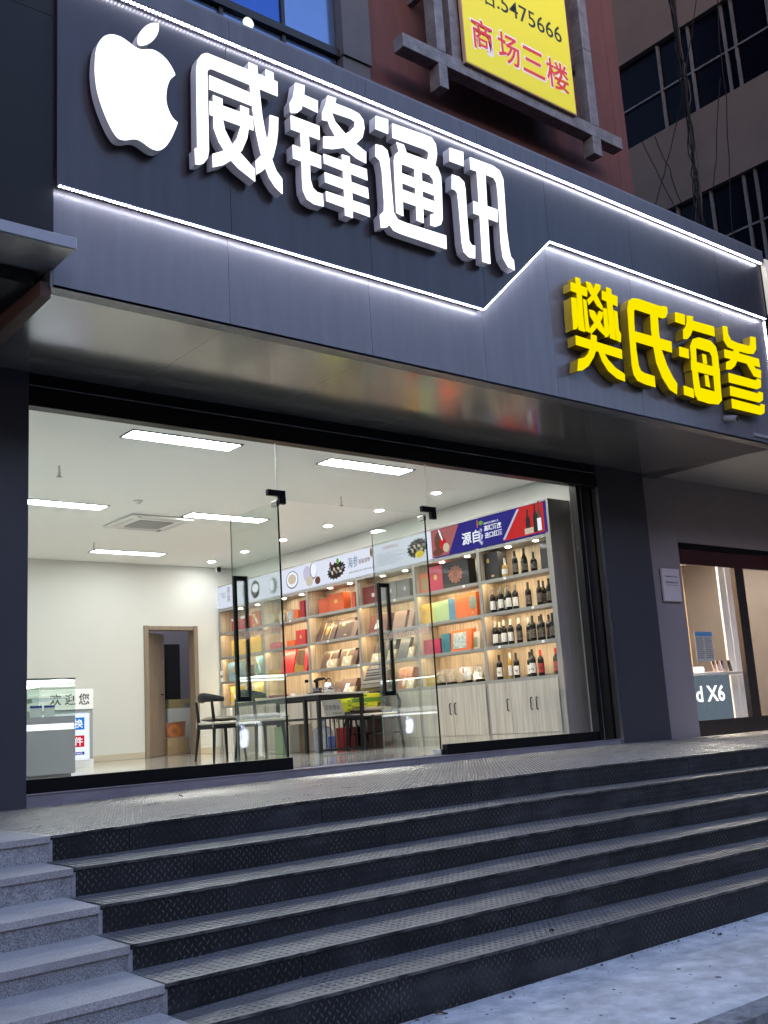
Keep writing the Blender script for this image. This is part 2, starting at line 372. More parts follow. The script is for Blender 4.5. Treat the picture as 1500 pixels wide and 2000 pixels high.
# platform plates
pl = thing('platform', None, None, (5,6,0), kind='structure')
for x0, x1 in segs(2.03, XE, 1.22, .3):
    for ya, yb in ((5.148,6.2),(6.2,7.72)):
        m_ = M(); xs = np.linspace(x0+.0015, x1-.0015, 4)
        zz = lambda x, y: ZT[0](x)*(1-(y-5.15)/2.45)+ZPL(x)*((y-5.15)/2.45)
        for a, b in zip(xs[:-1], xs[1:]):
            m_.hexa([(a,ya+.0015,zz(a,ya)-.006),(b,ya+.0015,zz(b,ya)-.006),(b,yb-.0015,zz(b,yb)-.006),(a,yb-.0015,zz(a,yb)-.006),(a,ya+.0015,zz(a,ya)),(b,ya+.0015,zz(b,ya)),(b,yb-.0015,zz(b,yb)),(a,yb-.0015,zz(a,yb))])
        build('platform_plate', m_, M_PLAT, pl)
P = []; Q = []
for i, x in enumerate(np.arange(2.05, 11.6, PIT)):
    for j, yy in enumerate(np.arange(5.165, 7.6, ROW)):
        P.append((x+(j%2)*PIT/2, yy, zz(x,yy)+.0008)); Q.append(j%2 == 0)
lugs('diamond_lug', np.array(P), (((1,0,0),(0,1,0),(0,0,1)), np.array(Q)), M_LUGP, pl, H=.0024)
m_ = M()
m_.hexa([(-3,5.16,-.3),(2.028,5.16,-.3),(2.028,7.8,-.3),(-3,7.8,-.3),(-3,5.16,ZT[0](2)-.03),(2.028,5.16,ZT[0](2)-.002),(2.028,7.8,ZPL(2.)-.002),(-3,7.8,ZPL(2.)-.002)])
build('granite_landing', m_, M_GRANT, pl)
# granite stair on the left
gs = thing('granite_steps', None, None, (1,4.5,-.7), kind='structure')
for k in range(7):
    if k < 6: y = YK[k]; xk = XK[k]; zt = ZT[k](2.); zb = ZB[k](2.) if k < 5 else -.72
    else: y = 3.13; xk = 1.87; zt = -.70; zb = GZ-.05
    yb = YK[k-1] if 0 < k <= 6 else 5.55
    cuts = [xk, xk-.92-.13*(k%3), xk-1.9, xk-3.2, xk-4.6]
    sl_ = .012
    for a, b in zip(cuts[1:], cuts[:-1]):
        d0 = (a-2.)*sl_; d1 = (b-2.)*sl_
        z0 = zt-.0+d0; z1 = zt+d1
        m_ = M(); m_.hexa([(a+.002,y-.012,z0-.03),(b-.002,y-.012,z1-.03),(b-.002,yb+.0,z1-.03),(a+.002,yb+.0,z0-.03),(a+.002,y-.012,z0),(b-.002,y-.012,z1),(b-.002,yb-.001,z1+.002),(a+.002,yb-.001,z0+.002)])
        build('tread_slab', m_, M_GRANT, gs)
    cuts = [xk-.001, xk-.6-.2*(k%2), xk-1.7, xk-2.9, xk-4.6]
    for a, b in zip(cuts[1:], cuts[:-1]):
        m_ = M(); m_.hexa([(a+.0015,y,zb-.2),(b-.004,y,zb-.2),(b-.004,y+.05,zb-.2),(a+.0015,y+.05,zb-.2),(a+.0015,y,zt-.031+(a-2)*sl_),(b-.004,y,zt-.031+(b-2)*sl_),(b-.004,y+.05,zt-.031+(b-2)*sl_),(a+.0015,y+.05,zt-.031+(a-2)*sl_)])
        build('riser_slab', m_, M_GRAN, gs)
    if k < 6:
        m_ = M(); zc = zt+.0; m_.box(xk-.006, xk+.012, y-.004, y+.02, zb-.02, zt-.02)
        build('mortar_joint', m_, M_MORT, gs)
c2 = M()
for k in range(7):
    y = YK[k] if k < 6 else 3.13
    c2.box(-3, (XK[k] if k < 6 else 1.87)-.02, y+.051, 6, GZ-.05, (ZT[k](2.) if k < 6 else -.70)-.085)
build('step_core', c2, M_MORT, gs)
# debris on pavement and treads
def leaf(px, py, z, r, label, col, rot):
    c = at(px, py, 2, z); m_ = M(); n = 9; V = []
    for i in range(n):
        t = i/(n-1); w = math.sin(t*math.pi)*r*.33+.0008; x = (t-.5)*2*r
        for s_ in (-1,0,1):
            u = Vector((x, s_*w, .004+abs(s_)*.006+.006*math.sin(t*5)))
            V.append(tuple(Matrix.Rotation(rot,3,'Z') @ u + c))
    F = [(i*3+j, (i+1)*3+j, (i+1)*3+j+1, i*3+j+1) for i in range(n-1) for j in range(2)]
    m_.add(V, F); m_.add([(v[0],v[1],v[2]-.0012) for v in V], [f[::-1] for f in F])
    build('dry_leaf', m_, mat('dry_leaf_'+label[:6], col, .8, var=.5, vs_=60), label=label, cat='leaf', group='dry leaves lying about the steps', smooth=True)
leaf(1406,1827,GZ,.028,'dark curled dry leaf on the pale pavement near the right edge',(.09,.045,.03),.3)
leaf(863,1982,GZ,.026,'reddish brown dry leaf at the foot of the lowest riser',(.13,.06,.035),-.4)
leaf(1078,1820,ZT[5](5)+.004,.022,'brown dry leaf lying on the lowest steel tread',(.16,.07,.04),.1)
leaf(1016,1825,ZT[5](5)+.004,.012,'tiny pale dry leaf scrap left of the brown leaf on the lowest tread',(.4,.33,.25),.9)
leaf(1234,1870,GZ,.012,'small dark leaf scrap beside the lowest riser',(.07,.04,.03),.6)
leaf(353,1556,.0,.02,'small dark leaf scrap on the lit platform before the shop',(.05,.04,.035),.2)

# flattened gum spots and pebbles on the pavement: too many to count
mb = M(); g2 = np.random.default_rng(3)
for i in range(46):
    c = at(g2.uniform(700,1500), g2.uniform(1830,2000), 2, GZ)
    if c.y > 3.38: continue
    r_ = g2.uniform(.003,.009) if i%5 else g2.uniform(.010,.017); n = 9
    mb.prism([(c.x+r_*math.cos(2*math.pi*j/n)*g2.uniform(.7,1.1), c.y+r_*math.sin(2*math.pi*j/n)*g2.uniform(.7,1.1)) for j in range(n)], lambda u,v,d:(u,v,d), GZ+.0004, GZ+.0016)
build('gum_spots', mb, M_STAIN, kind='stuff', label='small dark flattened gum spots scattered on the pale pavement')
mb = M()
for i in range(800):
    k_ = i%7
    if k_ < 6:
        x = g2.uniform(2,8.5); y = YK[k_]+ (g2.uniform(-.03,-.006) if k_ else g2.uniform(-.03,-.006)); z = (ZB[k_](x) if k_ < 5 else GZ)
        if k_ == 5: y = YK[5]-g2.exponential(.03)-.004
    else: x = g2.uniform(2.4,7); y = 3.44-g2.exponential(.05)-.003; z = GZ
    s_ = g2.uniform(.0015,.005) if i%9 else g2.uniform(.005,.011)
    mb.add([(x-s_,y,z),(x+s_,y-s_*.5,z),(x+s_*.3,y+s_,z),(x,y,z+s_*1.1)], [(0,2,1),(0,1,3),(1,2,3),(2,0,3)])
build('grit', mb, mat('grit', (.1,.09,.08), .9), kind='stuff', label='loose grit lying in the corners of the steps')
# ================================================================ FASCIA, SOFFIT, SHOPFRONT
M_DARK = mat('dark_fascia_sheet', (.016,.012,.022), .34, .1, coat=.15, coatr=.14, bump=.05, bs=1.6, var=.5, vs_=2.5, stretch=(5,1,.5), rvar=.04)
M_LITE = mat('grey_fascia_sheet', (.13,.126,.142), .4, .1, coat=.3, coatr=.14, bump=.05, bs=1.6, var=.16, vs_=2.2, stretch=(5,1,.5), rvar=.05)
M_TOPB = mat('top_band_sheet', (.085,.085,.1), .42, .1, coat=.2, coatr=.2, bump=.05, bs=1.6, var=.3, vs_=2.2, stretch=(5,1,.5))
M_SOFF = mat('glossy_soffit_sheet', (.31,.31,.305), .17, .6, coat=.3, coatr=.1, var=.15, vs_=1.5, rvar=.05)
M_BLK = mat('black_frame_paint', (.004,.0042,.005), .35, 0, spec=.2)
M_BLKM = mat('black_handle_metal', (.003,.003,.0035), .4, 0, spec=.15)
M_STEEL = mat('brushed_steel', (.45,.46,.45), .25, .95, var=.2, vs_=8)
M_PILL = mat('blue_grey_pillar_cladding', (.045,.047,.058), .45, .1, coat=.08, coatr=.2, var=.1, vs_=1.5)
M_PILL2 = mat('warm_grey_wall_cladding', (.27,.25,.265), .5, .1, coat=.1, coatr=.25, var=.12, vs_=1.5)
M_GLASS = glassmat('clear_glass', (.985,.995,.99), .02)
M_GLASSD = glassmat('door_glass', (.95,.985,.965), .11)
M_EDGE = mat('green_glass_edge', (.25,.4,.33), .1, emit=(.5,.8,.65), es=0)
M_WHITE = mat('white_paint', (.78,.78,.76), .5)
YT, YD, YL = 5.89, 5.95, 6.01; XL, XR = 2.38, 11.06; ZS = 3.27
pz = lambda px, py, y: at(px, py, 1, y)
LD = [pz(118,362,YD), pz(945,604,YD), pz(1073,471,YD), pz(1494,622,YD)]
LDX = [XL]+[p.x for p in LD[1:3]]+[XR]; LDZ = [LD[0].z, LD[1].z, LD[2].z, LD[2].z+(LD[3].z-LD[2].z)*(XR-LD[2].x)/(LD[3].x-LD[2].x)]
zl = lambda x: float(np.interp(x, LDX, LDZ))
T0, T1 = pz(300,25,YT), pz(1495,520,YT); zt_ = lambda x: T0.z+(x-T0.x)*(T1.z-T0.z)/(T1.x-T0.x)
U0, U1 = pz(355,0,YT), pz(1250,390,YT); zu = lambda x: U0.z+(x-U0.x)*(U1.z-U0.z)/(U1.x-U0.x)
seams = [XL]+[pz(a,b,YL).x for a,b in ((450,632),(728,692),(952,741),(1092,770),(1259,808),(1432,843))]+[XR]
fa = thing('shopfront_canopy', 'dark and pale grey panelled canopy with lit channel letters over the shop glass', 'canopy', (6.5,6.5,ZS))
def panel(x0, x1, zlo, zhi, y0, th, m, name):
    g = .0018; xs = sorted({x0+g, x1-g, *[x for x in LDX[1:3] if x0+g < x < x1-g]})
    poly = [(x, zlo(x)) for x in xs]+[(x, zhi(x)) for x in xs[::-1]]
    mb = M(); mb.prism(poly, lambda u,v,d:(u,d,v), y0, y0+th); return build(name, mb, m, fa)
for a, b in zip(seams[:-1], seams[1:]):
    panel(a, b, lambda x: ZS+.002, lambda x: zl(x)+.06, YL, .02, M_LITE, 'lower_panel')
    panel(a, b, lambda x: zl(x), lambda x: zt_(x)+.05, YD, .03, M_DARK, 'upper_panel')
    panel(a, b, lambda x: zt_(x)+.035, lambda x: zu(x), YT, .05, M_TOPB, 'top_band_panel')
mb = M(); mb.prism([(XL+.01,ZS+.02),(XR-.01,ZS+.02),(XR-.01,zu(XR)-.02),(XL+.01,zu(XL)-.02)], lambda u,v,d:(u,d,v), YL+.022, 7.9)
build('canopy_body', mb, mat('canopy_core', (.05,.05,.05), .8), fa)
mb = M(); mb.prism([(XL,zu(XL)),(XR,zu(XR)),(XR,zu(XR)+.02),(XL,zu(XL)+.02)], lambda u,v,d:(u,d,v), YT, 7.9); build('top_flashing', mb, M_LITE, fa)
for x_, w_ in ((XL,-.02),):
    mb = M(); mb.box(x_, x_+w_, YL-.0, 7.9, ZS, zu(x_)); build('end_panel', mb, M_LITE, fa)
# soffit sheets, seams run back from the fascia joints
sx = [XL, seams[1], seams[2], seams[3], seams[5], seams[6], XR]
for a, b in zip(sx[:-1], sx[1:]):
    bb2 = b if b < XR-.01 else 10.62
    mb = M(); mb.hexa([(a+.0018,YL+.115,ZS+.003),(b-.0018,YL+.115,ZS+.003),(bb2-.0018,7.62,ZS+.003),(a+.0018,7.62,ZS+.003),(a+.0018,YL+.115,ZS+.012),(b-.0018,YL+.115,ZS+.012),(bb2-.0018,7.62,ZS+.012),(a+.0018,7.62,ZS+.012)]); build('soffit_panel', mb, M_SOFF, fa)
    mb = M(); mb.box(a+.0018, b-.0018, YL, YL+.112, ZS, ZS+.02); build('soffit_lip', mb, M_LITE, fa)
# LED strips -----------------------------------------------------------
M_LED = emis('led_white', (.84,.86,1.), 56.); M_HOUS = mat('led_housing', (.3,.3,.36), .3, .5)
def ledstrip(label, pts, ydot, depth, size, pitch, hous):
    pts = [Vector(p) for p in pts]
    r = thing('led_strip', label, 'light strip', tuple(pts[0]), 'led strips along the canopy')
    hb = M(); db = M(); tr = M(); s_ = 0
    for a, b in zip(pts[:-1], pts[1:]):
        L_ = (b-a).length; t = (b-a)/L_; dn = Vector((t.z,0,-t.x))
        if dn.z > 0 : dn = -dn
        if abs(t.z) > abs(t.x)*.6 and t.z > 0: dn = Vector((abs(t.z),0,-abs(t.x)))
        if hous: hb.hexa([a+Vector((0,-depth,0)), b+Vector((0,-depth,0)), b+Vector((0,.0,0)), a, a+Vector((0,-depth,0))-dn*.03, b+Vector((0,-depth,0))-dn*.03, b-dn*.03, a-dn*.03])
        else: hb.hexa([a+Vector((0,-.004,0)), b+Vector((0,-.004,0)), b+Vector((0,.03,0)), a+Vector((0,.03,0)), a+Vector((0,-.004,0))-dn*.008, b+Vector((0,-.004,0))-dn*.008, b+Vector((0,.03,0))-dn*.008, a+Vector((0,.03,0))-dn*.008])
        n = int(L_/pitch)
        for i in range(n):
            c = a+t*(pitch*(i+.5))+dn*.001+Vector((0,ydot,0)); u = t*size*.5; w = Vector((0,.0125,0)); h = dn*.009
            # wedge-shaped lens: base, and a short ridge
            db.add([c-u-w, c+u-w, c+u+w, c-u+w, c-u*.35+h-w*.3, c+u*.35+h-w*.3], [(0,1,5,4),(1,2,5),(2,3,4,5),(3,0,4),(0,3,2,1)])
    build('housing', hb, M_HOUS, r)
    o = build('led_lens', db, M_LED, r, kind='stuff')
dz = lambda x: zt_(x)
ledstrip('long bright white LED strip running under the top band of the canopy', [(XL+.02,YD,dz(XL)+.03),(XR-.02,YD,dz(XR)+.03)], -.034, .055, .0105, .0285, True)
ledstrip('white LED strip under the dark panel, left and diagonal run below the white letters', [(XL+.01,YD+.003,zl(XL)-.001),(LDX[1],YD+.003,LDZ[1]-.001),(LDX[2],YD+.003,LDZ[2]-.001)], .004, .03, .0105, .0285, False)
ledstrip('white LED strip under the dark panel above the yellow letters', [(LDX[2],YD+.003,LDZ[2]-.001),(XR-.01,YD+.003,LDZ[3]-.001)], .004, .03, .0105, .0285, False)
ledstrip('short upright white LED strip at the right end of the canopy beside the yellow letters', [(XR+.03,YL,LDZ[3]),(XR+.03,YL,ZS+.05)], .0, .02, .009, .0285, False)
# channel letters ------------------------------------------------------
M_WF = emis('lit_white_acrylic', (.97,.98,1.), 1.9); M_WS = mat('white_letter_return', (.34,.34,.38), .4, emit=(.6,.62,.85), es=.05)  # returns also glow faintly, in place of light they would reflect
M_YF = emis('lit_yellow_acrylic', (1.,.83,.0), .98); M_YS = mat('yellow_letter_return', (.27,.19,.004), .55)
def letter(polys, ox, oy, sc, yf, yb, mf, ms, name, label, cat, group):
    P3 = [[pz(ox+x/sc, oy+y/sc, yf) for x, y in p] for p in polys]
    xs = [q.x for p in P3 for q in p]; zs = [q.z for p in P3 for q in p]
    r = thing(name, label, cat, ((min(xs)+max(xs))/2, yb, min(zs)), group)
    fb = M(); sb = M()
    for i, p in enumerate(P3):
        poly = [(q.x, q.z) for q in p]; e = i*.0004
        fb.prism(poly, lambda u,v,d:(u,d,v), yf+e, yf+.008)
        c = np.mean(poly, axis=0); q2 = poly
        sb.prism(q2, lambda u,v,d:(u,d,v), yf+.0085, yb+e*.5)
    build('letter_face', fb, mf, r); build('letter_return', sb, ms, r)
    bb = M(); 
    for fx, fz in ((.25,.3),(.75,.3),(.5,.75)):
        p = P3[0][0]; x_ = min(xs)+(max(xs)-min(xs))*fx; z_ = min(zs)+(max(zs)-min(zs))*fz
        q = min((w for pp in P3 for w in pp), key=lambda w:(w.x-x_)**2+(w.z-z_)**2)
    return r
def smooth(p, it=1):
    for _ in range(it):
        q = []
        for a, b in zip(p, p[1:]+p[:1]):
            q += [(a[0]*.75+b[0]*.25, a[1]*.75+b[1]*.25), (a[0]*.25+b[0]*.75, a[1]*.25+b[1]*.75)]
        p = q
    return p
YW0, YW1 = YD-.115, YD-.025
apple = [smooth([(628,135),(590,133),(555,150),(525,180),(508,215),(508,250),(518,265),(555,262),(595,240),(622,205),(632,170),(630,136)],1),
 smooth([(345,200),(310,210),(283,240),(265,285),(258,350),(257,430),(268,520),(290,600),(320,680),(355,755),(385,800),(405,815),(440,820),(480,812),(510,815),(540,832),(575,860),(605,876),(635,880),(670,862),(700,820),(725,765),(741,722),(741,715),(715,695),(690,650),(675,600),(674,550),(682,500),(700,460),(727,440),(727,435),(712,400),(680,350),(640,312),(600,290),(565,287),(530,290),(500,280),(460,250),(420,220),(380,203)],1)]
letter(apple, 100, 0, 3, YW0, YW1, M_WF, M_WS, 'fruit_logo_sign', 'big glowing white bitten apple emblem left of the white characters', 'logo sign', 'white lit signs on the canopy')
wei = [[(843,868),(858,866),(852,400),(860,350),(882,318),(912,309),(1326,478),(1328,562),(1160,492),(945,402),(925,403),(915,420),(925,880),(918,925),(895,955),(870,963),(847,960)],
 [(928,440),(1172,545),(1175,617),(928,520)],
 [(1158,363),(1208,385),(1215,470),(1225,560),(1238,680),(1255,770),(1275,870),(1297,940),(1320,1000),(1355,1048),(1357,1135),(1315,1095),(1280,1040),(1250,965),(1222,865),(1200,760),(1182,640),(1168,520),(1160,430)],
 [(1258,405),(1303,425),(1308,490),(1262,475)],
 [(1283,672),(1332,688),(1330,770),(1322,840),(1302,920),(1270,970),(1240,1000),(1205,1020),(1200,940),(1240,900),(1262,850),(1278,770)],
 [(930,590),(1183,682),(1187,762),(932,670)],
 [(950,555),(1005,578),(1008,700),(1020,760),(1060,840),(1120,905),(1195,990),(1197,1062),(1100,985),(1040,920),(985,830),(955,750)],
 [(1110,615),(1160,635),(1160,740),(1150,810),(1120,880),(1070,930),(1010,965),(950,978),(948,900),(1000,885),(1050,860),(1090,810),(1112,740)]]
feng = [[(112,183),(165,200),(163,255),(243,290),(243,358),(152,315),(148,340),(125,358),(90,360),(82,350),(80,300),(98,270),(105,230)],
 [(85,375),(252,438),(255,517),(88,455)], [(97,547),(260,610),(263,685),(100,625)],
 [(143,470),(190,490),(195,560),(200,750),(215,800),(240,825),(272,835),(278,908),(225,895),(180,865),(158,815),(152,740),(150,640)],
 [(302,258),(352,275),(345,303),(440,340),(485,365),(510,400),(517,450),(505,505),(470,540),(420,560),(330,572),(277,565),(277,498),(340,500),(390,490),(430,470),(460,440),(462,412),(440,395),(330,358),(305,408),(270,400),(270,355),(290,310)],
 [(300,395),(328,365),(345,410),(390,465),(440,520),(490,560),(527,590),(527,655),(470,625),(410,575),(355,510),(315,440)],
 [(278,600),(530,690),(535,755),(282,655)], [(285,707),(537,800),(543,862),(288,765)], [(292,818),(545,905),(550,970),(295,875)],
 [(385,603),(430,615),(437,720),(447,850),(450,975),(405,960),(400,840),(392,700)]]
tong = [[(583,378),(655,400),(655,483),(583,453)],
 [(582,545),(620,553),(650,580),(662,630),(672,760),(688,945),(712,985),(760,1005),(995,1080),(998,1158),(735,1070),(690,1050),(664,1015),(650,1030),(615,1033),(608,960),(632,935),(633,880),(620,700),(608,640),(582,612)],
 [(680,422),(860,485),(910,505),(935,545),(942,600),(935,650),(925,690),(880,672),(885,640),(893,610),(892,590),(875,575),(683,505)],
 [(705,532),(747,547),(765,597),(725,607)],
 [(690,640),(697,605),(720,583),(760,592),(905,645),(945,680),(965,730),(970,800),(975,985),(965,1015),(935,1027),(905,1018),(905,955),(930,950),(935,930),(925,790),(920,750),(900,722),(740,660),(733,672),(745,965),(705,945)],
 [(733,712),(925,785),(930,845),(735,768)], [(738,808),(930,880),(935,945),(742,878)],
 [(808,625),(850,640),(865,1005),(825,990)]]
xun = [[(1015,565),(1095,590),(1098,672),(1017,642)],
 [(1030,722),(1070,735),(1100,765),(1108,810),(1120,1000),(1130,1110),(1145,1135),(1165,1140),(1165,1213),(1130,1205),(1100,1175),(1088,1120),(1070,900),(1062,830),(1050,812),(1030,805)],
 [(1135,620),(1270,670),(1310,700),(1330,750),(1337,850),(1350,1050),(1365,1160),(1375,1205),(1392,1225),(1397,1283),(1360,1262),(1330,1210),(1318,1130),(1300,850),(1292,770),(1275,740),(1225,720),(1140,690)],
 [(1175,690),(1225,712),(1235,900),(1255,1245),(1210,1232),(1195,980)], [(1155,877),(1295,927),(1298,1000),(1158,948)]]
for i, (g, ox, oy, n) in enumerate(((wei,100,0,'first white lit character 威, just right of the apple emblem'), (feng,540,100,'second white lit character 锋, with the metal radical on its left'), (tong,540,100,'third white lit character 通, with the long foot stroke'), (xun,540,100,'fourth white lit character 讯, rightmost of the white ones'))):
    letter(g, ox, oy, 3, YW0, YW1, M_WF, M_WS, 'sign_character', n, 'sign character', 'white lit signs on the canopy')
YZ0, YZ1 = YL-.13, YL-.025; ys = 1500/440
fan = [[(190,343),(297,383),(297,440),(190,400)],[(220,308),(250,320),(262,440),(270,560),(283,675),(243,660),(235,500),(228,400)],
 [(193,445),(225,450),(235,560),(240,630),(228,655),(207,660),(205,610),(200,560)],[(272,455),(292,465),(305,600),(318,680),(290,668),(280,560)],
 [(290,337),(320,348),(400,505),(400,530),(365,500),(300,385)],[(355,352),(387,363),(385,390),(350,450),(310,495),(300,460),(330,430)],
 [(312,525),(345,535),(420,670),(422,705),(375,660),(320,570)],[(378,535),(405,545),(400,580),(370,640),(325,690),(318,650),(350,610)],
 [(397,400),(500,438),(500,505),(398,458)],[(425,375),(458,388),(468,500),(480,620),(490,730),(452,715),(443,600),(430,480)],
 [(405,515),(430,520),(440,620),(448,680),(440,705),(420,712),(412,620)],[(475,530),(500,540),(510,660),(525,690),(523,745),(495,730),(485,640)],
 [(222,697),(530,793),(533,855),(225,760)],[(325,690),(362,700),(365,780),(345,840),(310,900),(270,930),(235,935),(240,855),(280,845),(305,820),(322,770)],
 [(370,790),(410,810),(440,860),(490,915),(550,955),(552,1005),(500,985),(440,935),(400,870)]]
shi = [[(800,500),(830,510),(832,550),(820,580),(800,585),(620,525),(608,535),(610,620),(625,800),(640,900),(655,935),(680,950),(745,970),(752,1043),(690,1025),(635,1000),(610,960),(597,900),(580,700),(567,520),(575,470),(600,450),(640,455),(800,510)],
 [(618,672),(858,740),(862,812),(622,740)],[(720,560),(768,575),(775,680),(795,800),(830,900),(870,980),(897,1020),(895,1090),(850,1060),(800,980),(760,880),(740,770),(725,660)]]
hai = [[(885,543),(947,560),(948,628),(885,607)],[(912,773),(972,790),(975,852),(913,835)],[(942,1033),(1005,1055),(1010,1115),(945,1092)],
 [(962,565),(1003,572),(1000,600),(1142,640),(1148,705),(1000,662),(985,700),(965,722),(940,722),(938,660),(955,640),(962,610)],
 [(985,770),(1003,722),(1040,712),(1050,780),(1022,785),(1028,900),(1052,1060),(1040,1130),(1018,1095),(1005,1000)],
 [(1030,713),(1045,712),(1120,735),(1155,775),(1170,840),(1190,1080),(1195,1130),(1172,1158),(1150,1080),(1130,840),(1115,810),(1030,783)],
 [(1045,1045),(1165,1078),(1172,1158),(1110,1152),(1035,1128)],[(990,865),(1180,918),(1183,978),(993,930)],
 [(1065,820),(1090,828),(1098,890),(1072,885)],[(1082,960),(1105,965),(1118,1045),(1090,1035)]]
shen = [[(1200,635),(1230,640),(1235,690),(1255,730),(1300,750),(1380,770),(1385,740),(1385,705),(1418,712),(1422,790),(1405,822),(1370,820),(1280,795),(1235,775),(1208,730)],
 [(1212,790),(1440,855),(1448,910),(1215,845)],[(1280,770),(1315,780),(1300,860),(1280,905),(1255,925),(1225,925),(1225,875),(1250,865),(1270,820)],
 [(1330,830),(1370,845),(1420,920),(1455,930),(1455,985),(1410,970),(1370,900)],
 [(1240,948),(1425,1000),(1430,985),(1455,995),(1455,1045),(1430,1057),(1243,1010)],[(1250,1035),(1435,1085),(1440,1072),(1468,1080),(1468,1130),(1445,1145),(1253,1098)],
 [(1260,1120),(1450,1170),(1455,1155),(1480,1160),(1478,1215),(1455,1228),(1265,1182)]]
for g, n in ((fan,'first yellow lit character 樊, the densest one at the left'),(shi,'second yellow lit character 氏, with a tall open frame'),(hai,'third yellow lit character 海, with three square dots'),(shen,'fourth yellow lit character 参, with three stacked bars')):
    letter(g, 1060, 450, ys, YZ0, YZ1, M_YF, M_YS, 'sign_character', n, 'sign character', 'yellow lit signs on the canopy')
# bullet camera under the yellow letters
c = pz(1434,818,YL-.1); r = thing('security_camera', 'small grey bullet camera under the last yellow character', 'camera', (c.x,YL,c.z))
mb = M(); mb.tube([(c.x-.03,YL,c.z+.02),(c.x,YL-.13,c.z-.01)], .042, 16); build('camera_body', mb, mat('grey_plastic', (.2,.2,.22), .4), r, smooth=True)
mb = M(); mb.tube([(c.x,YL-.132,c.z-.01),(c.x+.001,YL-.138,c.z-.011)], .03, 16); build('lens', mb, mat('lens_black', (.03,.03,.035), .1, coat=1), r)

# pillars and neighbouring wall
mb = M(); mb.box(1.2, 2.82, 7.6, 7.9, -.2, ZS); build('pillar', mb, M_PILL, label='dark blue grey clad pillar at the left edge of the shop glass', cat='pillar', group='pillars beside the shop glass')
PX0 = (pz(1161.5,929,7.62).x+pz(1218.5,1454,7.62).x)/2; PX1 = (pz(1251.5,929,7.62).x+pz(1315,1445,7.62).x)/2
mb = M(); mb.box(PX0, PX1, 7.62, 8.0, -.1, ZS); build('pillar', mb, M_PILL, label='dark blue grey clad pillar between the shop glass and the phone shop', cat='pillar', group='pillars beside the shop glass')
# stone kerb under the glass
cu = thing('glass_kerb', 'low pale stone kerb under the shop glass', 'kerb', (6,7.6,0))
M_MARB = mat('pale_marble', (.24,.225,.26), .35, var=.35, vs_=3, stretch=(1,3,4), rvar=.1)
xs = [2.822,3.62,5.05,6.55,7.9,9.2,PX0-.002]
for a, b in zip(xs[:-1], xs[1:]):
    mb = M(); mb.box(a+.001, b-.001, 7.605, 7.8, -.06, .062, .003); build('kerb_stone', mb, M_MARB, cu)
    mb = M(); mb.box(a, b, 7.597, 7.8, .0625, .074, .003); build('kerb_cap', mb, M_MARB, cu)
# glazing
YG = 7.68; XG0, XG1 = 2.822, pz(1141,1190,7.68).x; ZF0 = .075; ZH = 3.0
DX0, DX1 = 5.14, 6.95; ZDT = 2.47
gz = thing('glass_shopfront', 'full height frameless glass front in a black frame with a middle doorway', 'glass front', (6,YG,ZF0))
mb = M(); mb.box(XG0, PX0-.01, 7.60, 7.72, ZH, ZH+.14, .004); build('head_rail', mb, M_BLK, gz)
mb = M(); mb.box(XG0, PX0-.01, 7.625, 7.74, ZH+.142, ZS-.002, .002); build('head_box', mb, M_BLK, gz)
mb = M(); mb.box(XG0, PX0-.01, 7.612, 7.624, ZH+.165, ZH+.175); build('head_trim', mb, M_STEEL, gz)
for a, b in ((XG0, DX0+.03), (DX1+.03, XG1)):
    mb = M(); mb.box(a, b, YG-.035, YG+.04, ZF0, ZF0+.1, .003); build('sill_rail', mb, M_BLK, gz)
mb = M(); mb.box(XG1, XG1+.07, YG-.05, YG+.05, ZF0, ZH); build('jamb', mb, M_BLK, gz)
mb = M(); mb.box(XG1+.072, XG1+.12, YG-.02, YG+.04, ZF0, ZH); build('jamb', mb, M_STEEL, gz); mb = M(); mb.box(PX0-.053, PX0-.001, 7.60, 7.66, -.02, ZH-.003); build('jamb', mb, M_STEEL, gz)
mb = M(); mb.box(XG1+.122, PX0-.054, YG-.005, YG+.05, ZF0, ZH); build('jamb', mb, M_BLK, gz)
mb = M(); mb.box(XG0+.0, XG0+.018, YG-.03, YG+.03, ZF0, ZH); build('jamb', mb, M_STEEL, gz)
def pane(name, x0, x1, z0, z1, par, m=M_GLASS):
    mb = M(); mb.box(x0, x1, YG-.005, YG+.005, z0, z1); return build(name, mb, m, par)
pane('pane', XG0+.02, DX0-.004, ZF0+.1, ZH, gz); pane('pane', DX1+.03, XG1-.001, ZF0+.1, ZH, gz)
pane('transom_pane', DX0-.001, DX1+.027, ZDT+.006, ZH, gz)
for x_ in (DX0-.0035, DX1+.0275):
    mb = M(); mb.box(x_-.0006, x_+.003, YG-.0065, YG+.0065, ZDT, ZH); build('silicone_joint', mb, mat('silicone', (.6,.65,.62), .4), gz)
for x_, s_ in ((DX0-.01, 1), (DX1+.035, -1)):
    mb = M(); mb.box(x_-.1*1, x_+.09, YG-.02, YG+.02, ZDT+.03, ZDT+.085, .002); mb.box(x_+.02 if s_ > 0 else x_+.02, x_+.09, YG-.0205, YG+.0205, ZDT-.04, ZDT+.0295); build('corner_bracket', mb, M_BLKM, gz)
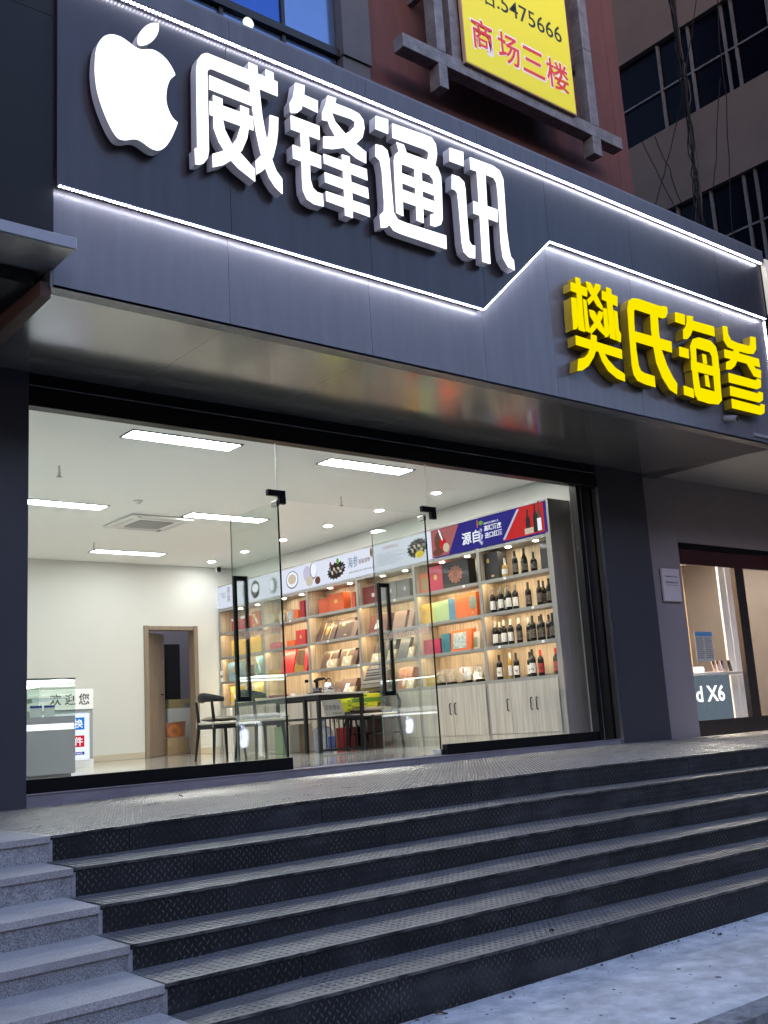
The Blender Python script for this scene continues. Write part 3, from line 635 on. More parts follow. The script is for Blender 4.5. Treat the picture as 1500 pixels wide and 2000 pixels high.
# open door leaves, swung inwards
M_FROST = mat('frosted_film', (.72,.70,.66), .6)
def leafdoor(hx, label, y0, y1):
    r = thing('glass_door', label, 'glass door', (hx, YG, ZF0), 'pair of open glass door leaves')
    mb = M(); mb.box(hx-.006, hx+.006, y0, y1, .10, ZDT-.01); build('pane', mb, M_GLASSD, r)
    mb = M(); mb.box(hx-.007, hx+.007, y0-.008, y0-.0005, .10, ZDT-.01); build('edge_seal', mb, M_BLKM, r)
    mb = M(); mb.box(hx-.0055, hx+.0055, y1+.0005, y1+.0025, .10, ZDT-.01); build('glass_edge', mb, M_EDGE, r)
    hy = y1-.14; z0, z1 = .69, 1.87
    h = M()
    for s_ in (-1, 1):
        h.box(hx+s_*.062-.014, hx+s_*.062+.014, hy-.02, hy+.02, z0, z1, .003)
    for z in (z0, z1-.045): h.box(hx-.0478, hx+.0478, hy-.019, hy+.019, z+.001, z+.044)
    build('handle', h, M_BLKM, r)
    mb = M(); mb.box(hx-.018, hx+.018, y0-.02, y0+.1, .07, .13, .003); build('floor_patch', mb, M_STEEL, r)
    mb = M(); mb.box(hx-.02, hx+.02, y0-.006, y0+.085, ZDT-.05, ZDT-.002, .003); build('top_patch', mb, M_STEEL, r)
    fb = M(); fb.box(hx-.0085, hx-.0067, y0+.03, y1-.03, 1.26, 1.36); build('film_strip', fb, glassmat('film', (.95,.93,.9), .05, .5, .13), r)
    text('lettering', '欢迎光临  小心玻璃', mat('film_print', (.6,.42,.36), .6), (hx-.0095, y1-.1, 1.28), (0,-1,0), (0,0,1), .1, r, fit=(.72,.055))
    return r
leafdoor(DX0+.02, 'left open glass door leaf with a square black pull handle', YG+.03, YG+.86)
leafdoor(DX1+.0, 'right open glass door leaf with a square black pull handle', YG+.03, YG+.90)
# ================================================================ BUILDINGS ABOVE AND BESIDE
YB = 7.95
M_RED = mat('dark_red_render', (.085,.031,.028), .8, var=.3, vs_=2.2, stretch=(3,1,.5), bump=.2, bs=60, contrast=(.35,.75))
M_RED2 = mat('grey_column_cladding', (.06,.06,.065), .55, var=.3, vs_=3)
M_MULL = mat('black_mullion', (.012,.013,.014), .4, .3)
def reflglass(name, col, r=.04, k=.85):
    m = mat(name, col, r, k, var=.12, vs_=.7, bump=.02, bs=1.5); return m
M_PB = reflglass('blue_mirror_glass', (.05,.12,.36)); M_PL = reflglass('pale_blue_mirror_glass', (.17,.26,.44), .18)
rb = thing('red_building', 'dark red rendered building with blue mirror windows rising above the canopy', 'building', (6,YB,3.3))
xc0, xc1 = at(667,100,1,YB-.1).x, at(720,130,1,YB-.1).x; xe = 11.58
mb = M(); mb.box(xc1-.05, xe, YB, 12, 3.3, 22); build('wall', mb, M_RED, rb)
mb = M(); mb.box(xe-.25, xe+.004, YB-.004, 8.3, 3.3, 22); build('corner_pier', mb, M_RED, rb)
zb_ = at(720,133,1,YB-.1).z
mb = M(); mb.box(xc0, xc1, YB-.12, YB+.4, 3.3, zb_-.0); build('column', mb, M_RED2, rb)
mb = M(); mb.box(xc0-.01, xc1+.01, YB-.15, YB+.4, zb_, 22); build('column', mb, M_RED2, rb)
zm = at(540,53,1,YB-.05).z
vx = [at(px,py,1,YB-.05).x for px,py in ((432,20),(555,70),(663,115))]
w_ = vx[1]-vx[0]; cols = [vx[0]-w_*i for i in range(5,0,-1)]+vx
for i,(a,b) in enumerate(zip(cols[:-1], cols[1:])):
    for j,(z0,z1) in enumerate(((3.4,zm-1.5),(zm-1.47,zm-.05),(zm+.05,zm+1.7),(zm+1.78,zm+3.2),(zm+3.3,zm+5))):
        mb = M(); t = rng.uniform(-.008,.008)
        mb.hexa([(a+.025,YB-.02+t,z0+.02),(b-.025,YB-.02-t,z0+.02),(b-.025,YB,z0+.02),(a+.025,YB,z0+.02),(a+.025,YB-.02-t,z1),(b-.025,YB-.02+t,z1),(b-.025,YB,z1),(a+.025,YB,z1)])
        build('window_pane', mb, M_PB if (j == 2 and i in (5,)) or (i*7+j*3)%5 == 4 else M_PL, rb)
mb = M(); mb.box(cols[0], xc0, YB+.01, YB+.3, 3.3, 22); build('curtain_wall_backing', mb, M_MULL, rb)
for x in cols[1:-1]:
    mb = M(); mb.box(x-.022, x+.022, YB-.05, YB+.009, 3.3, zm+6); build('mullion', mb, M_MULL, rb)
for z in (zm-1.48, zm, zm+1.74, zm+3.25):
    mb = M(); mb.box(cols[0], xc0-.001, YB-.08, YB+.0085, z-.045, z+.045); build('transom', mb, M_MULL, rb)
c = at(486,44,1,YB-.1)
r = thing('round_lamp', 'round lit white lamp on the blue window band above the canopy', 'lamp', tuple(c))
mb = M(); mb.disc((c.x,c.y-.0,c.z), .06, 'y', 24, .02); build('diffuser', mb, emis('lamp_white', (.93,1,.93), 1.2), r)
mb = M(); mb.tube([(c.x,c.y+.021,c.z),(c.x,c.y+.06,c.z)], .05, 14); build('lamp_base', mb, M_WHITE, r)
# billboard and its square tube frame
M_TUBE = mat('weathered_grey_cladding', (.2,.2,.21), .5, .3, var=.55, vs_=7, stretch=(1,1,1), bump=.1, bs=50)
YF_, dF = 7.45, .17
bf = thing('billboard_surround', 'grey square tube frame bolted to the red wall around the yellow billboard', 'surround', (8.6,YF_,7.7))
zt1, zb1 = at(787,66,1,YF_).z, at(787,90,1,YF_).z; bx0, bx1 = at(787,78,1,YF_).x, at(1216,282,1,YF_).x
zt1 = (zt1+at(1216,268,1,YF_).z)/2; zb1 = zt1-.17
vs4 = [(854,870,90,True),(884,901,60,False),(1106,1118,60,False),(1128,1144,60,True)]
xv = []
for a,b,y_,lng in vs4:
    x0, x1 = at(a,y_,1,YF_).x, at(b,y_,1,YF_).x; xv.append((x0,x1,lng))
xv[3] = (at(1155,245,1,YF_).x, at(1170,245,1,YF_).x, True); 
xv[2] = (xv[3][0]-.36, xv[3][0]-.25, False)
# beam pieces between joints
js = sorted([bx0, (xv[0][1]+xv[1][0])/2+.3, 8.6, 9.4, 10.05, bx1])
for a,b in zip(js[:-1], js[1:]):
    mb = M(); mb.box(a+.002, b-.002, YF_, YF_+dF, zb1, zt1, .004); build('beam', mb, M_TUBE, bf)
stub = at(866,170,1,YF_-.0).z; stubr = at(1170,303,1,YF_).z
for i,(x0,x1,lng) in enumerate(xv):
    y0 = YF_-.003 if lng else YF_+.03
    zz0 = zt1+.001
    for z0,z1 in ((zz0,zz0+1.1),(zz0+1.104,zz0+2.3),(zz0+2.304,zz0+5)):
        mb = M(); mb.box(x0, x1, y0, YF_+dF, z0, z1, .004); build('upright', mb, M_TUBE, bf)
    if lng:
        mb = M(); mb.box(x0, x1, YF_-.003, YF_+dF, (stub if i == 0 else stubr), zb1-.001, .004); build('stub', mb, M_TUBE, bf)
for x in (xv[0][0]+.05, xv[3][0]+.05):
    mb = M(); mb.box(x, x+.08, YF_+dF+.001, YB, zt1+.9, zt1+1.); build('bracket', mb, M_TUBE, bf)
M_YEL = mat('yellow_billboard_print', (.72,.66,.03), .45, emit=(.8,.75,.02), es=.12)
b0, b1 = at(910,121,1,7.40), at(1127,226,1,7.40)
zb2 = (b0.z+b1.z)/2
bb_ = thing('billboard', 'yellow billboard with black phone digits and red characters', 'billboard', (b0.x,7.4,zb2))
mb = M(); mb.box(b0.x, b1.x, 7.402, 7.445, zb2, zb2+3); build('board', mb, mat('board_edge', (.35,.22,.16), .6), bb_)
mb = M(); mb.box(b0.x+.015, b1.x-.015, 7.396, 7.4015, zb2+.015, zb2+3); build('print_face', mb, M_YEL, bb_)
M_REDT = mat('red_print', (.62,.04,.04), .5, emit=(.8,.05,.05), es=.08); M_WT = mat('white_print', (.8,.8,.8), .5); M_BT = mat('black_print', (.012,.02,.012), .5)
q0 = at(921,112,1,7.39); 
for ch, xa, xb, ya, yb in (('商',923,962,32,107),('场',974,1014,60,132),('三',1022,1062,86,158),('楼',1069,1110,112,182)):
    A = at(xa,ya+ (0),1,7.39); 
    zlo = at((xa+xb)/2, yb-8, 1, 7.39).z; zhi = at((xa+xb)/2, ya+9, 1, 7.39).z; X0 = at(xa,(ya+yb)/2,1,7.39).x; X1 = at(xb,(ya+yb)/2,1,7.39).x
    if ch == '三': zlo += .03; zhi -= .02
    text('lettering', ch, M_WT, (X0-.022,7.3952,zlo-.022), *FX, 1, bb_, fit=(X1-X0+.044,zhi-zlo+.044), bold=.02)
    text('lettering', ch, M_REDT, (X0,7.3935,zlo), *FX, 1, bb_, fit=(X1-X0,zhi-zlo), bold=.01)
X1 = at(1096,60,1,7.39).x; X0 = at(975,10,1,7.39).x; zd = at(1080,78,1,7.39).z; zd2 = at(1080,42,1,7.39).z
text('lettering', '话.5475666', M_BT, (X0-.36,7.3948,zd), *FX, 1, bb_, fit=(X1-X0+.36,zd2-zd+.02), bold=.004)
# office block on the right, its window wall faces left
XO = 16.
M_OFF = mat('office_render', (.05,.042,.04), .8, var=.25, vs_=1.5, stretch=(1,1,1))
M_OGL = mat('dark_office_glass', (.0015,.002,.006), .25, .0, spec=.05, var=.6, vs_=.5, rvar=.05)
M_OFR = mat('worn_alu_frame', (.055,.062,.075), .6, .1, var=.6, vs_=6, stretch=(1,1,.5))
ob_ = thing('office_building', 'dark grey office block with window bands and loose cables at the upper right', 'building', (18,9,-.7))
bands = [(11.2,13.03),(7.75,9.6),(4.3,6.1),(14.65,16.5)]
zprev = GZ-.1
for i,(z0,z1) in enumerate(sorted(bands)+[(21,21)]):
    mb = M(); mb.box(XO, XO+6, 1.5, 19, zprev, z0); build('wall_band', mb, M_OFF, ob_)
    zprev = z1
mb = M(); mb.box(XO+.5, XO+6, 1.52, 18.9, GZ, 20.9); build('wall_core', mb, M_OFF, ob_)
def ywall(px, py): return at(px,py,0,XO).y
divs = {0: [ywall(1277,86)+2.2, ywall(1277,86), ywall(1336,50), ywall(1400,5), ywall(1420,2), ywall(1491,0), ywall(1491,0)-1.5],
        1: [ywall(1317,400)+1.5, ywall(1317,400), ywall(1382,370), ywall(1446,340), ywall(1469,332), ywall(1469,332)-1.1, ywall(1469,332)-2.4]}
for bi,(z0,z1) in enumerate(bands):
    dv = sorted(divs.get(bi, divs[0])); dv = [dv[0]-1.4*i for i in range(3,0,-1)]+dv+[dv[-1]+1.4*i for i in range(1,4)]
    zmid = z0+(z1-z0)*.47
    for a,b in zip(dv[:-1], dv[1:]):
        for u,v in ((z0,zmid-.02),(zmid+.02,z1)):
            mb = M(); mb.box(XO+.12, XO+.14, a+.03, b-.03, u+.01, v-.01); build('window_pane', mb, M_OGL, ob_)
    for d in dv:
        mb = M(); mb.box(XO+.07, XO+.15, d-.022, d+.022, z0, z1); build('window_frame', mb, M_OFR, ob_)
    mb = M(); mb.box(XO+.08, XO+.145, dv[0], dv[-1], zmid-.019, zmid+.019); build('window_frame', mb, M_OFR, ob_)
def cab(name, pts, X, r, label, cat, m, group=None, wob=.02, par=None):
    P = [at(px,py,0,X) for px,py in pts]; Q = []
    for a,b in zip(P[:-1], P[1:]):
        for t in np.linspace(0,1,5)[:-1]: Q.append(a.lerp(b,t)+Vector((rng.normal(0,wob),rng.normal(0,wob),0)))
    Q.append(P[-1]); mb = M(); mb.tube(Q, r, 5); return build(name, mb, m, par, label=label, cat=cat, group=group)
M_CAB = mat('black_cable', (.004,.004,.005), .7, spec=.1); M_CABG = mat('grey_cable', (.02,.022,.027), .7, spec=.2)
cb = thing('cable_bundle', 'thick tangled bundle of dark cables hanging down before the office windows', 'cables', tuple(at(1340,250,0,15.2)))
for i in range(14):
    o_ = rng.normal(0,3.2,6)
    cab('cable', [(1312+o_[0],-30),(1325+o_[1],90),(1338+o_[2],160),(1352+o_[3],280),(1360+o_[4],360),(1372+o_[5]*2.5,470)], 15.2+rng.normal(0,.05), .011, None, None, M_CAB if i%4 else M_CABG, par=cb)
for pts, lab in (([(1362,-20),(1350,70),(1330,200),(1302,320),(1280,400)],'single dark cable curving down to the left across the office wall'),
                 ([(1400,-20),(1406,90),(1418,190),(1426,350),(1432,470)],'single dark cable hanging right of the cable bundle'),
                 ([(1407,150),(1400,260),(1394,365)],'short thin cable between the bundle and the right-hand hanging cable'),
                 ([(1255,277),(1290,350),(1322,410)],'slack cable running from the red corner down to the lower windows'),
                 ([(1278,265),(1305,330),(1330,395)],'slack cable just right of the one at the red corner')):
    cab('cable', pts, 15.4, .009, lab, 'cable', M_CAB, wob=.008)
# left neighbour: dark fascia and its canopy
ln = thing('neighbour_canopy', 'pale edged canopy of the shop at the far left with a shiny grey underside', 'canopy', (0,5.68,3.4))
mb = M(); mb.box(-4, 2.40, 5.68, 5.70, 3.40, 3.475, .003); build('front_edge', mb, mat('pale_edge_sheet', (.25,.26,.29), .4, .2), ln)
mb = M(); mb.box(-4, 2.39, 5.7005, 7.55, 3.40, 3.46); build('underside', mb, mat('dull_grey_soffit', (.5,.48,.43), .35, .35, var=.5, vs_=1.1, rvar=.1), ln)
lw = thing('neighbour_building', 'dark blue black facade of the shop at the far left', 'building', (0,6.1,3.4))
for z0, z1 in ((3.461,5.2),(5.204,7.2),(7.204,9.2),(9.204,12)):
    mb = M(); mb.box(-4, 2.372, 5.985, 6.3, z0, z1); build('facade_panel', mb, mat('dark_blue_facade_sheet', (.0025,.0027,.004), .45, 0, spec=.25, var=.2, vs_=2), ln if False else lw)
mb = M(); mb.box(-4, 1.19, 7.7, 7.9, -.3, 3.4); build('wall', mb, mat('dark_wall', (.04,.04,.045), .6), lw)
mb = M(); mb.hexa([(2.30,6.02,3.20),(2.37,6.02,3.20),(2.37,7.59,3.16),(2.24,7.59,3.16),(2.30,6.02,3.30),(2.37,6.02,3.30),(2.37,7.59,3.30),(2.24,7.59,3.30)]); build('timber_batten', mb, mat('brown_timber', (.11,.06,.045), .7, var=.4, vs_=9, stretch=(1,.2,1)), lw)
mb = M(); mb.box(2.0, 2.29, 6.1, 7.6, 3.3, 3.39); build('gap_board', mb, M_MULL, lw)
mb = M(); mb.box(1.0,2.38,7.3,7.59,3.274,3.38); build('gap_board', mb, M_SOFF, lw)
# unseen houses added across the street to block low sky light off the shopfront
M_OPP = mat('dull_street_render', (.10,.085,.075), .8, var=.4, vs_=.6)
for i,(x0,x1,h) in enumerate(((-34,-14,11.5),(-13.5,4,12.5),(4.5,20,11),(20.5,44,13))):
    r = thing('added_street_house', ['tall dull unseen house added across the street, far left','dull unseen house added across the street behind the viewer','lower dull unseen house added across the street to the right','tall dull unseen house added across the street, far right'][i], 'house', ((x0+x1)/2,-18,GZ-.15))
    mb = M(); mb.box(x0,x1,-30,-18,GZ-.15,h); build('wall', mb, M_OPP, r)
    for q in range(int((x1-x0)/3.2)):
        for fl_ in range(int(h/3.3)):
            xx = x0+.8+q*3.2; zz_ = 1.4+fl_*3.3; mb = M(); mb.box(xx,xx+1.6,-18.02,-17.98,zz_,zz_+1.5); build('window', mb, M_OGL if (q*5+fl_*3+i)%7 else emis('added_lit_window', (1,.8,.5), 1.6), r)  # a few panes of the added houses glow as well
# ---------------------------------------------------------------- phone shop on the right
M_GW = M_PILL2; YN = 7.80
ns = thing('phone_shop', 'grey clad phone shop right of the pillar with a lit timber interior', 'shop', (12,YN,0))
xo = at(1346,1250,1,YN).x
mb = M(); mb.box(PX1+.002, xo, YN, YN+.25, -.1, 3.33); build('wall', mb, M_GW, ns)
zt2 = at(1325,1058,1,YN).z
mb = M(); mb.box(xo+.002, 18, YN, YN+.25, zt2, 3.33); build('wall', mb, M_GW, ns)
mb = M(); mb.box(xo+.002, 18, YN-.0+.03, YN+.2, zt2-.07, zt2-.002); build('shutter_slot', mb, M_BLK, ns)
mb = M(); mb.box(10.5, 18, 5.99, YN+.3, 3.335, 3.37); build('soffit', mb, mat('matt_grey_soffit', (.3,.31,.32), .5, .1, var=.2, vs_=1), ns)
mb = M(); mb.box(XR+.05, 18, 5.9, 5.96, at(1497,608,1,5.9).z, 5.6); build('sign_box', mb, mat('beige_sign_face', (.6,.55,.45), .4, emit=(.9,.85,.7), es=.25), ns)
mb = M(); mb.box(XR+.06, 18, 6.0, 7.9, 5.4, 5.62); build('roof', mb, M_BLK, ns)
# window
zk = at(1390,1406,1,YN+.08).z; zr = at(1330,1102,1,YN+.08).z
M_BRZ = mat('dark_bronze_frame', (.045,.04,.042), .3, .5, coat=.3)
xm0, xm1 = at(1447,1250,1,YN+.08).x, at(1464,1250,1,YN+.08).x
mb = M(); mb.box(xo+.003, 18, YN+.05, YN+.11, -.02, zk); build('kick_panel', mb, M_BRZ, ns)
mb = M(); mb.box(xo+.003, 18, YN+.06, YN+.10, zr, zt2-.071); build('fascia_strip', mb, mat('dark_red_lacquer', (.04,.004,.007), .12, coat=1), ns)
mb = M(); mb.box(xm0, xm1, YN+.045, YN+.115, zk+.001, zr-.001); build('mullion', mb, M_BRZ, ns)
for a,b in ((xo+.003,xm0-.001),(xm1+.001,15)):
    mb = M(); mb.box(a, b, YN+.08, YN+.09, zk+.001, zr-.001); build('pane', mb, M_GLASS, ns)
M_WOOD = mat('warm_oak_panel', (.5,.33,.19), .5, var=.3, vs_=5, stretch=(7,7,.5))
mb = M(); mb.box(xo-.1, 18, 10.9, 11.0, 0, 2.9); build('back_wall', mb, M_WOOD, ns)
for x in np.arange(xo+.5, 17, .62):
    mb = M(); mb.box(x, x+.006, 10.894, 10.8995, 0, 2.9); build('panel_groove', mb, mat('groove', (.1,.06,.03), .8), ns)
mb = M(); mb.box(xo-.2, xo-.1, 8.06, 11, 0, 2.9); build('side_wall', mb, M_WOOD, ns)
mb = M(); mb.box(xo-.1, 18, 8.06, 10.9, 2.85, 2.95); build('ceiling', mb, M_WHITE, ns)
mb = M(); mb.box(xo-.1, 18, 8.06, 10.9, -.03, .03); build('floor', mb, mat('phone_shop_floor', (.4,.38,.36), .2), ns)
for i,(x,y) in enumerate(((12.3,8.9),(13.6,8.9),(12.3,10.2),(13.6,10.2),(15,9.5))):
    r = thing('ceiling_lamp', 'square lit ceiling lamp inside the phone shop, '+('front left','front middle','back left','back middle','far right')[i], 'lamp', (x,y,2.84), 'square ceiling lamps inside the phone shop'); 
    mb = M(); mb.box(x-.16,x+.16,y-.16,y+.16,2.838,2.849); build('diffuser', mb, emis('warm_lamp', (1,.88,.72), 80, True), r)
    mb = M(); mb.box(x-.18,x-.161,y-.18,y+.18,2.835,2.849); build('rim', mb, M_STEEL, r)
A = at(1412,1200,1,8.5); B_ = at(1437,1200,1,8.5)
mb = M(); mb.box(A.x, (A.x+B_.x)/2-.006, 8.5, 8.53, .03, 2.85); mb2 = M(); mb2.box((A.x+B_.x)/2+.006, B_.x, 8.49, 8.53, .03, 2.85)
M_MBW = mat('white_marble_added_glow', (.62,.6,.6), .2, var=.4, vs_=2.5, stretch=(1,1,.6), emit=(1,.95,.97), es=.18)  # faint glow added to brighten the slabs; the marble is no lamp
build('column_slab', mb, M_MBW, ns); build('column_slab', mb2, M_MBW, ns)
# counter with screen
zc_ = at(1400,1312,1,8.2).z
ct = thing('phone_counter', 'white topped counter with a lit poster behind the phone shop window', 'counter', (12.4,8.3,.03))
x0_, x1_ = at(1350,1312,1,8.2).x, at(1436,1312,1,8.2).x
mb = M(); mb.box(x0_, x1_+.5, 8.2, 8.45, zc_-.04, zc_, .004); build('countertop', mb, M_WHITE, ct)
mb = M(); mb.box(x0_, x1_-.1, 8.24, 8.4, .03, zc_-.041); build('counter_front', mb, mat('poster_night_blue', (.02,.03,.05), .2, var=.8, vs_=3, emit=(.3,.4,.5), es=.38), ct)
mb = M(); mb.box(x0_, x1_-.1, 8.236, 8.239, .035, .11); build('poster_white_band', mb, emis('poster_white', (1,1,1), .9), ct)
c0_, c1_ = at(1362,1372,1,8.23), at(1414,1337,1,8.23)
text('lettering', 'd X6', emis('poster_text', (1,1,1), 1.6), (c0_.x,8.235,c0_.z), *FX, 1, ct, fit=(c1_.x-c0_.x, c1_.z-c0_.z), bold=.02)
c0_ = at(1356,1306,1,8.2)
for i,(px,w,col) in enumerate(((1391,.07,(.55,.42,.4)),(1399,.07,(.62,.5,.48)),(1408,.07,(.4,.33,.45)),(1421,.09,(.1,.1,.1)))):
    c = at(px+4,1305,1,8.3); r = thing('display_phone', ['pink phone standing leftmost on the phone shop counter','rose phone second from the left on the phone shop counter','lilac phone third from the left on the phone shop counter','dark phone rightmost on the phone shop counter'][i], 'phone', (c.x,8.3,zc_), 'phones on display in the phone shop')
    mb = M(); mb.hexa([(c.x-w/2,8.28,zc_),(c.x+w/2,8.28,zc_),(c.x+w/2,8.29,zc_),(c.x-w/2,8.29,zc_),(c.x-w/2,8.31,zc_+.16),(c.x+w/2,8.31,zc_+.16),(c.x+w/2,8.32,zc_+.16),(c.x-w/2,8.32,zc_+.16)]); build('phone_body', mb, mat('phone_shell%d'%i, col, .25, coat=.5), r)
    mb = M(); mb.box(c.x-.03,c.x-.005,8.298,8.303,zc_+.10,zc_+.15); build('camera_bump', mb, M_BLKM, r)
c = at(1366,1304,1,8.3); mb = M(); mb.box(c.x-.14,c.x+.1,8.28,8.32,zc_,zc_+.08,.02)
build('lit_letters_box', mb, emis('small_sign_glow', (1,.95,.9), 1.5), label='small glowing white letter sign on the left of the phone shop counter', cat='sign')
# poster on the glass
c0_ = at(1363,1292,1,8.0); c1_ = at(1389,1234,1,8.0)
r = thing('price_poster', 'blue headed price list poster hanging in the phone shop window', 'poster', (c0_.x,8.0,c0_.z))
mb = M(); mb.box(c0_.x,c1_.x,8.0,8.006,c0_.z,c1_.z); build('sheet', mb, mat('poster_grey', (.6,.6,.58), .5), r)
mb = M(); mb.box(c0_.x,c1_.x,7.996,7.9995,c1_.z-.06,c1_.z); build('header_band', mb, mat('poster_blue', (.08,.3,.6), .5), r)
pb = M()
for i in range(11):
    for j in range(2):
        w = (c1_.x-c0_.x)/2; z = c1_.z-.09-i*.026
        pb.box(c0_.x+w*j+.012, c0_.x+w*(j+1)-.012-rng.uniform(0,.03), 7.9965, 7.9995, z, z+.01)
build('text_lines', pb, mat('poster_ink', (.15,.15,.17), .6), r, kind='stuff')
# white plaque on the grey wall
c0_ = at(1299,1174,1,7.76); c1_ = at(1325,1112,1,7.76)
r = thing('wall_plaque', 'small white notice plaque screwed to the grey wall by the phone shop', 'plaque', (c0_.x,7.78,c0_.z))
mb = M(); mb.box(c0_.x,c1_.x,7.755,7.79,c0_.z,c1_.z,.004); build('plate', mb, mat('plaque_white', (.55,.52,.55), .4), r)
mb = M(); mb.box(c0_.x+.004,c1_.x-.004,7.7905,7.7995,c0_.z+.004,c1_.z-.004); build('standoff', mb, M_BLKM, r)
w = c1_.x-c0_.x
M_INK = mat('plaque_ink', (.05,.05,.06), .6)
text('lettering', '无偿献血 ♡ 爱心', M_INK, (c0_.x+.04,7.754,c1_.z-.11), *FX, 1, r, fit=(w-.08,.018))
text('lettering', '便民服务点', M_INK, (c0_.x+.05,7.754,c1_.z-.19), *FX, 1, r, fit=(w-.1,.026))
pb = M(); pb.box(c0_.x+.05,c1_.x-.05,7.7535,7.7548,c1_.z-.215,c1_.z-.21); build('rule_line', pb, M_INK, r)
# ================================================================ SHOP INTERIOR
FZ, CZc, XW, YBK, XLW = .08, 3.23, 9.5, 15.63, 2.6
M_WALL = mat('warm_white_wall', (.68,.69,.665), .75, var=.04, vs_=1, bump=.03, bs=200)
M_CEIL = mat('ceiling_white', (.88,.89,.87), .85)
M_TILE = mat('polished_pale_marble', (.56,.545,.5), .07, coat=.2, var=1, vs_=2.2, stretch=(.6,3.5,1), col2=(.33,.33,.32), contrast=(.45,.75), rnd=.08)
DXa, DXb = 7.78, 8.66; DZ = at(300,1228,1,YBK).z
mb = M(); mb.box(XLW, DXa, YBK, YBK+.15, 0, CZc); build('wall_back', mb, M_WALL, kind='structure')
mb = M(); mb.box(DXb, XW, YBK, YBK+.15, 0, CZc); build('wall_back', mb, M_WALL, kind='structure')
mb = M(); mb.box(DXa, DXb, YBK, YBK+.15, DZ, CZc); build('wall_back', mb, M_WALL, kind='structure')
mb = M(); mb.box(XW, XW+.2, 7.75, YBK+.15, 0, CZc); build('wall_right', mb, M_WALL, kind='structure')
mb = M(); mb.box(XLW-.2, XLW, 7.75, YBK+.15, 0, CZc); build('wall_left', mb, M_WALL, kind='structure')
mb = M(); mb.box(XLW-.2, XW+.2, 7.75, YBK+.15, CZc+.001, CZc+.03); build('ceiling', mb, M_CEIL, kind='structure')
fl = thing('floor', None, None, (6,11,FZ), kind='structure')
tp = M(); tp.box(.0012,.7988,.0012,.7988,-.012,0); t0_ = None
OFF['__'] = Vector((0,0,0))
for i in range(9):
    for j in range(10):
        x, y = XLW+i*.8, 7.76+j*.8
        if t0_ is None:
            t0_ = build('floor_tile', tp, M_TILE, fl); t0_.location = Vector((x,y,FZ))-fl.location; 
            me = t0_.data
            for v in me.vertices: v.co += OFF[fl.name]
            continue
        o = t0_.copy(); COL.objects.link(o); o.parent = fl; o.location = Vector((x,y,FZ))-fl.location
mb = M(); mb.box(XLW-.2, XW+.2, 7.74, YBK+2.5, 0, FZ-.0125); build('floor_screed', mb, M_MORT, fl)
for a,b in ((XLW,DXa-.06),(DXb+.06,9.1)):
    mb = M(); mb.box(a,b,YBK-.012,YBK-.001,FZ,FZ+.1,.003); build('skirting', mb, mat('cream_skirting', (.58,.52,.42), .3), label='cream skirting board %s of the back doorway'%('left' if a < 5 else 'right'), cat='skirting')
mb = M(); mb.box(XW-.012,XW-.001,7.76,7.98,FZ,FZ+.1,.003); build('skirting', mb, mat('cream_skirting', (.58,.52,.42), .3), label='short skirting board between the shelf unit and the glass front', cat='skirting')
# sockets on the shelf post in the back corner
for zz_,nm in ((at(433,1314,0,9.12).z,'upper'),(at(433,1328,0,9.12).z,'lower')):
    mb = M(); mb.box(9.105,9.119,15.5,15.58,zz_-.04,zz_+.03,.003); build('wall_socket', mb, M_WHITE, label='white %s socket plate on the farthest shelf post'%nm, cat='socket')
# ceiling fittings
M_PAN = emis('panel_light', (.98,1.,.975), 10.5, True); M_PAN2 = emis('panel_light_rear', (.98,1.,.96), 3.7, True)
for (x,y),lab in (((4.74,8.68),'lit rectangular ceiling panel nearest the glass, left one'),((7.05,8.72),'lit rectangular ceiling panel nearest the glass, right one'),((4.74,11.8),'lit ceiling panel cut off by the left pillar, middle row'),((7.05,11.77),'lit ceiling panel in the middle row beside the air conditioner'),((7.02,14.68),'lit ceiling panel farthest back near the rear wall'),((4.70,14.68),'lit ceiling panel hidden behind the left pillar, back row')):
    r = thing('ceiling_panel_light', lab, 'ceiling light', (x,y,CZc), 'rectangular panel lights in the shop ceiling')
    mb = M(); mb.box(x-.58,x+.58,y-.125,y+.125,CZc-.006,CZc-.001); build('diffuser', mb, M_PAN2 if y > 13 else M_PAN, r)
    for a in ((x-.6,x-.581,y-.145,y+.145),(x+.581,x+.6,y-.145,y+.145),(x-.58,x+.58,y-.145,y-.126),(x-.58,x+.58,y+.126,y+.145)):
        mb = M(); mb.box(*a,CZc-.01,CZc-.0005); build('frame', mb, mat('panel_frame', (.06,.06,.065), .4), r)
M_DL = emis('downlight_glow', (1,.98,.93), 62., True)
proto = None
names = ['hidden right behind the glass head','nearest the glass','second from the glass','third from the glass','fourth from the glass','fifth from the glass','nearest the rear wall']
for (x,y),nm in zip(((8.72,8.28),(8.73,9.43),(8.72,10.57),(8.71,11.74),(8.71,12.92),(8.71,14.01),(8.71,15.06)), names):
    lab = 'round ceiling downlight above the shelves, '+nm
    if proto is None:
        r = thing('downlight', lab, 'downlight', (0,0,0), 'round downlights above the shelves', local=True)
        mb = M(); mb.disc((0,0,-.006), .055, n=20, t=.005); build('diffuser', mb, M_DL, r)
        mb = M(); mb.lathe([(.056,-.004),(.07,-.008),(.075,-.001),(.056,-.001)], n=24); build('ring', mb, M_STEEL, r, smooth=True)
        r.location = (x,y,CZc); proto = r
    else: dup(proto, (x,y,CZc), None, lab)
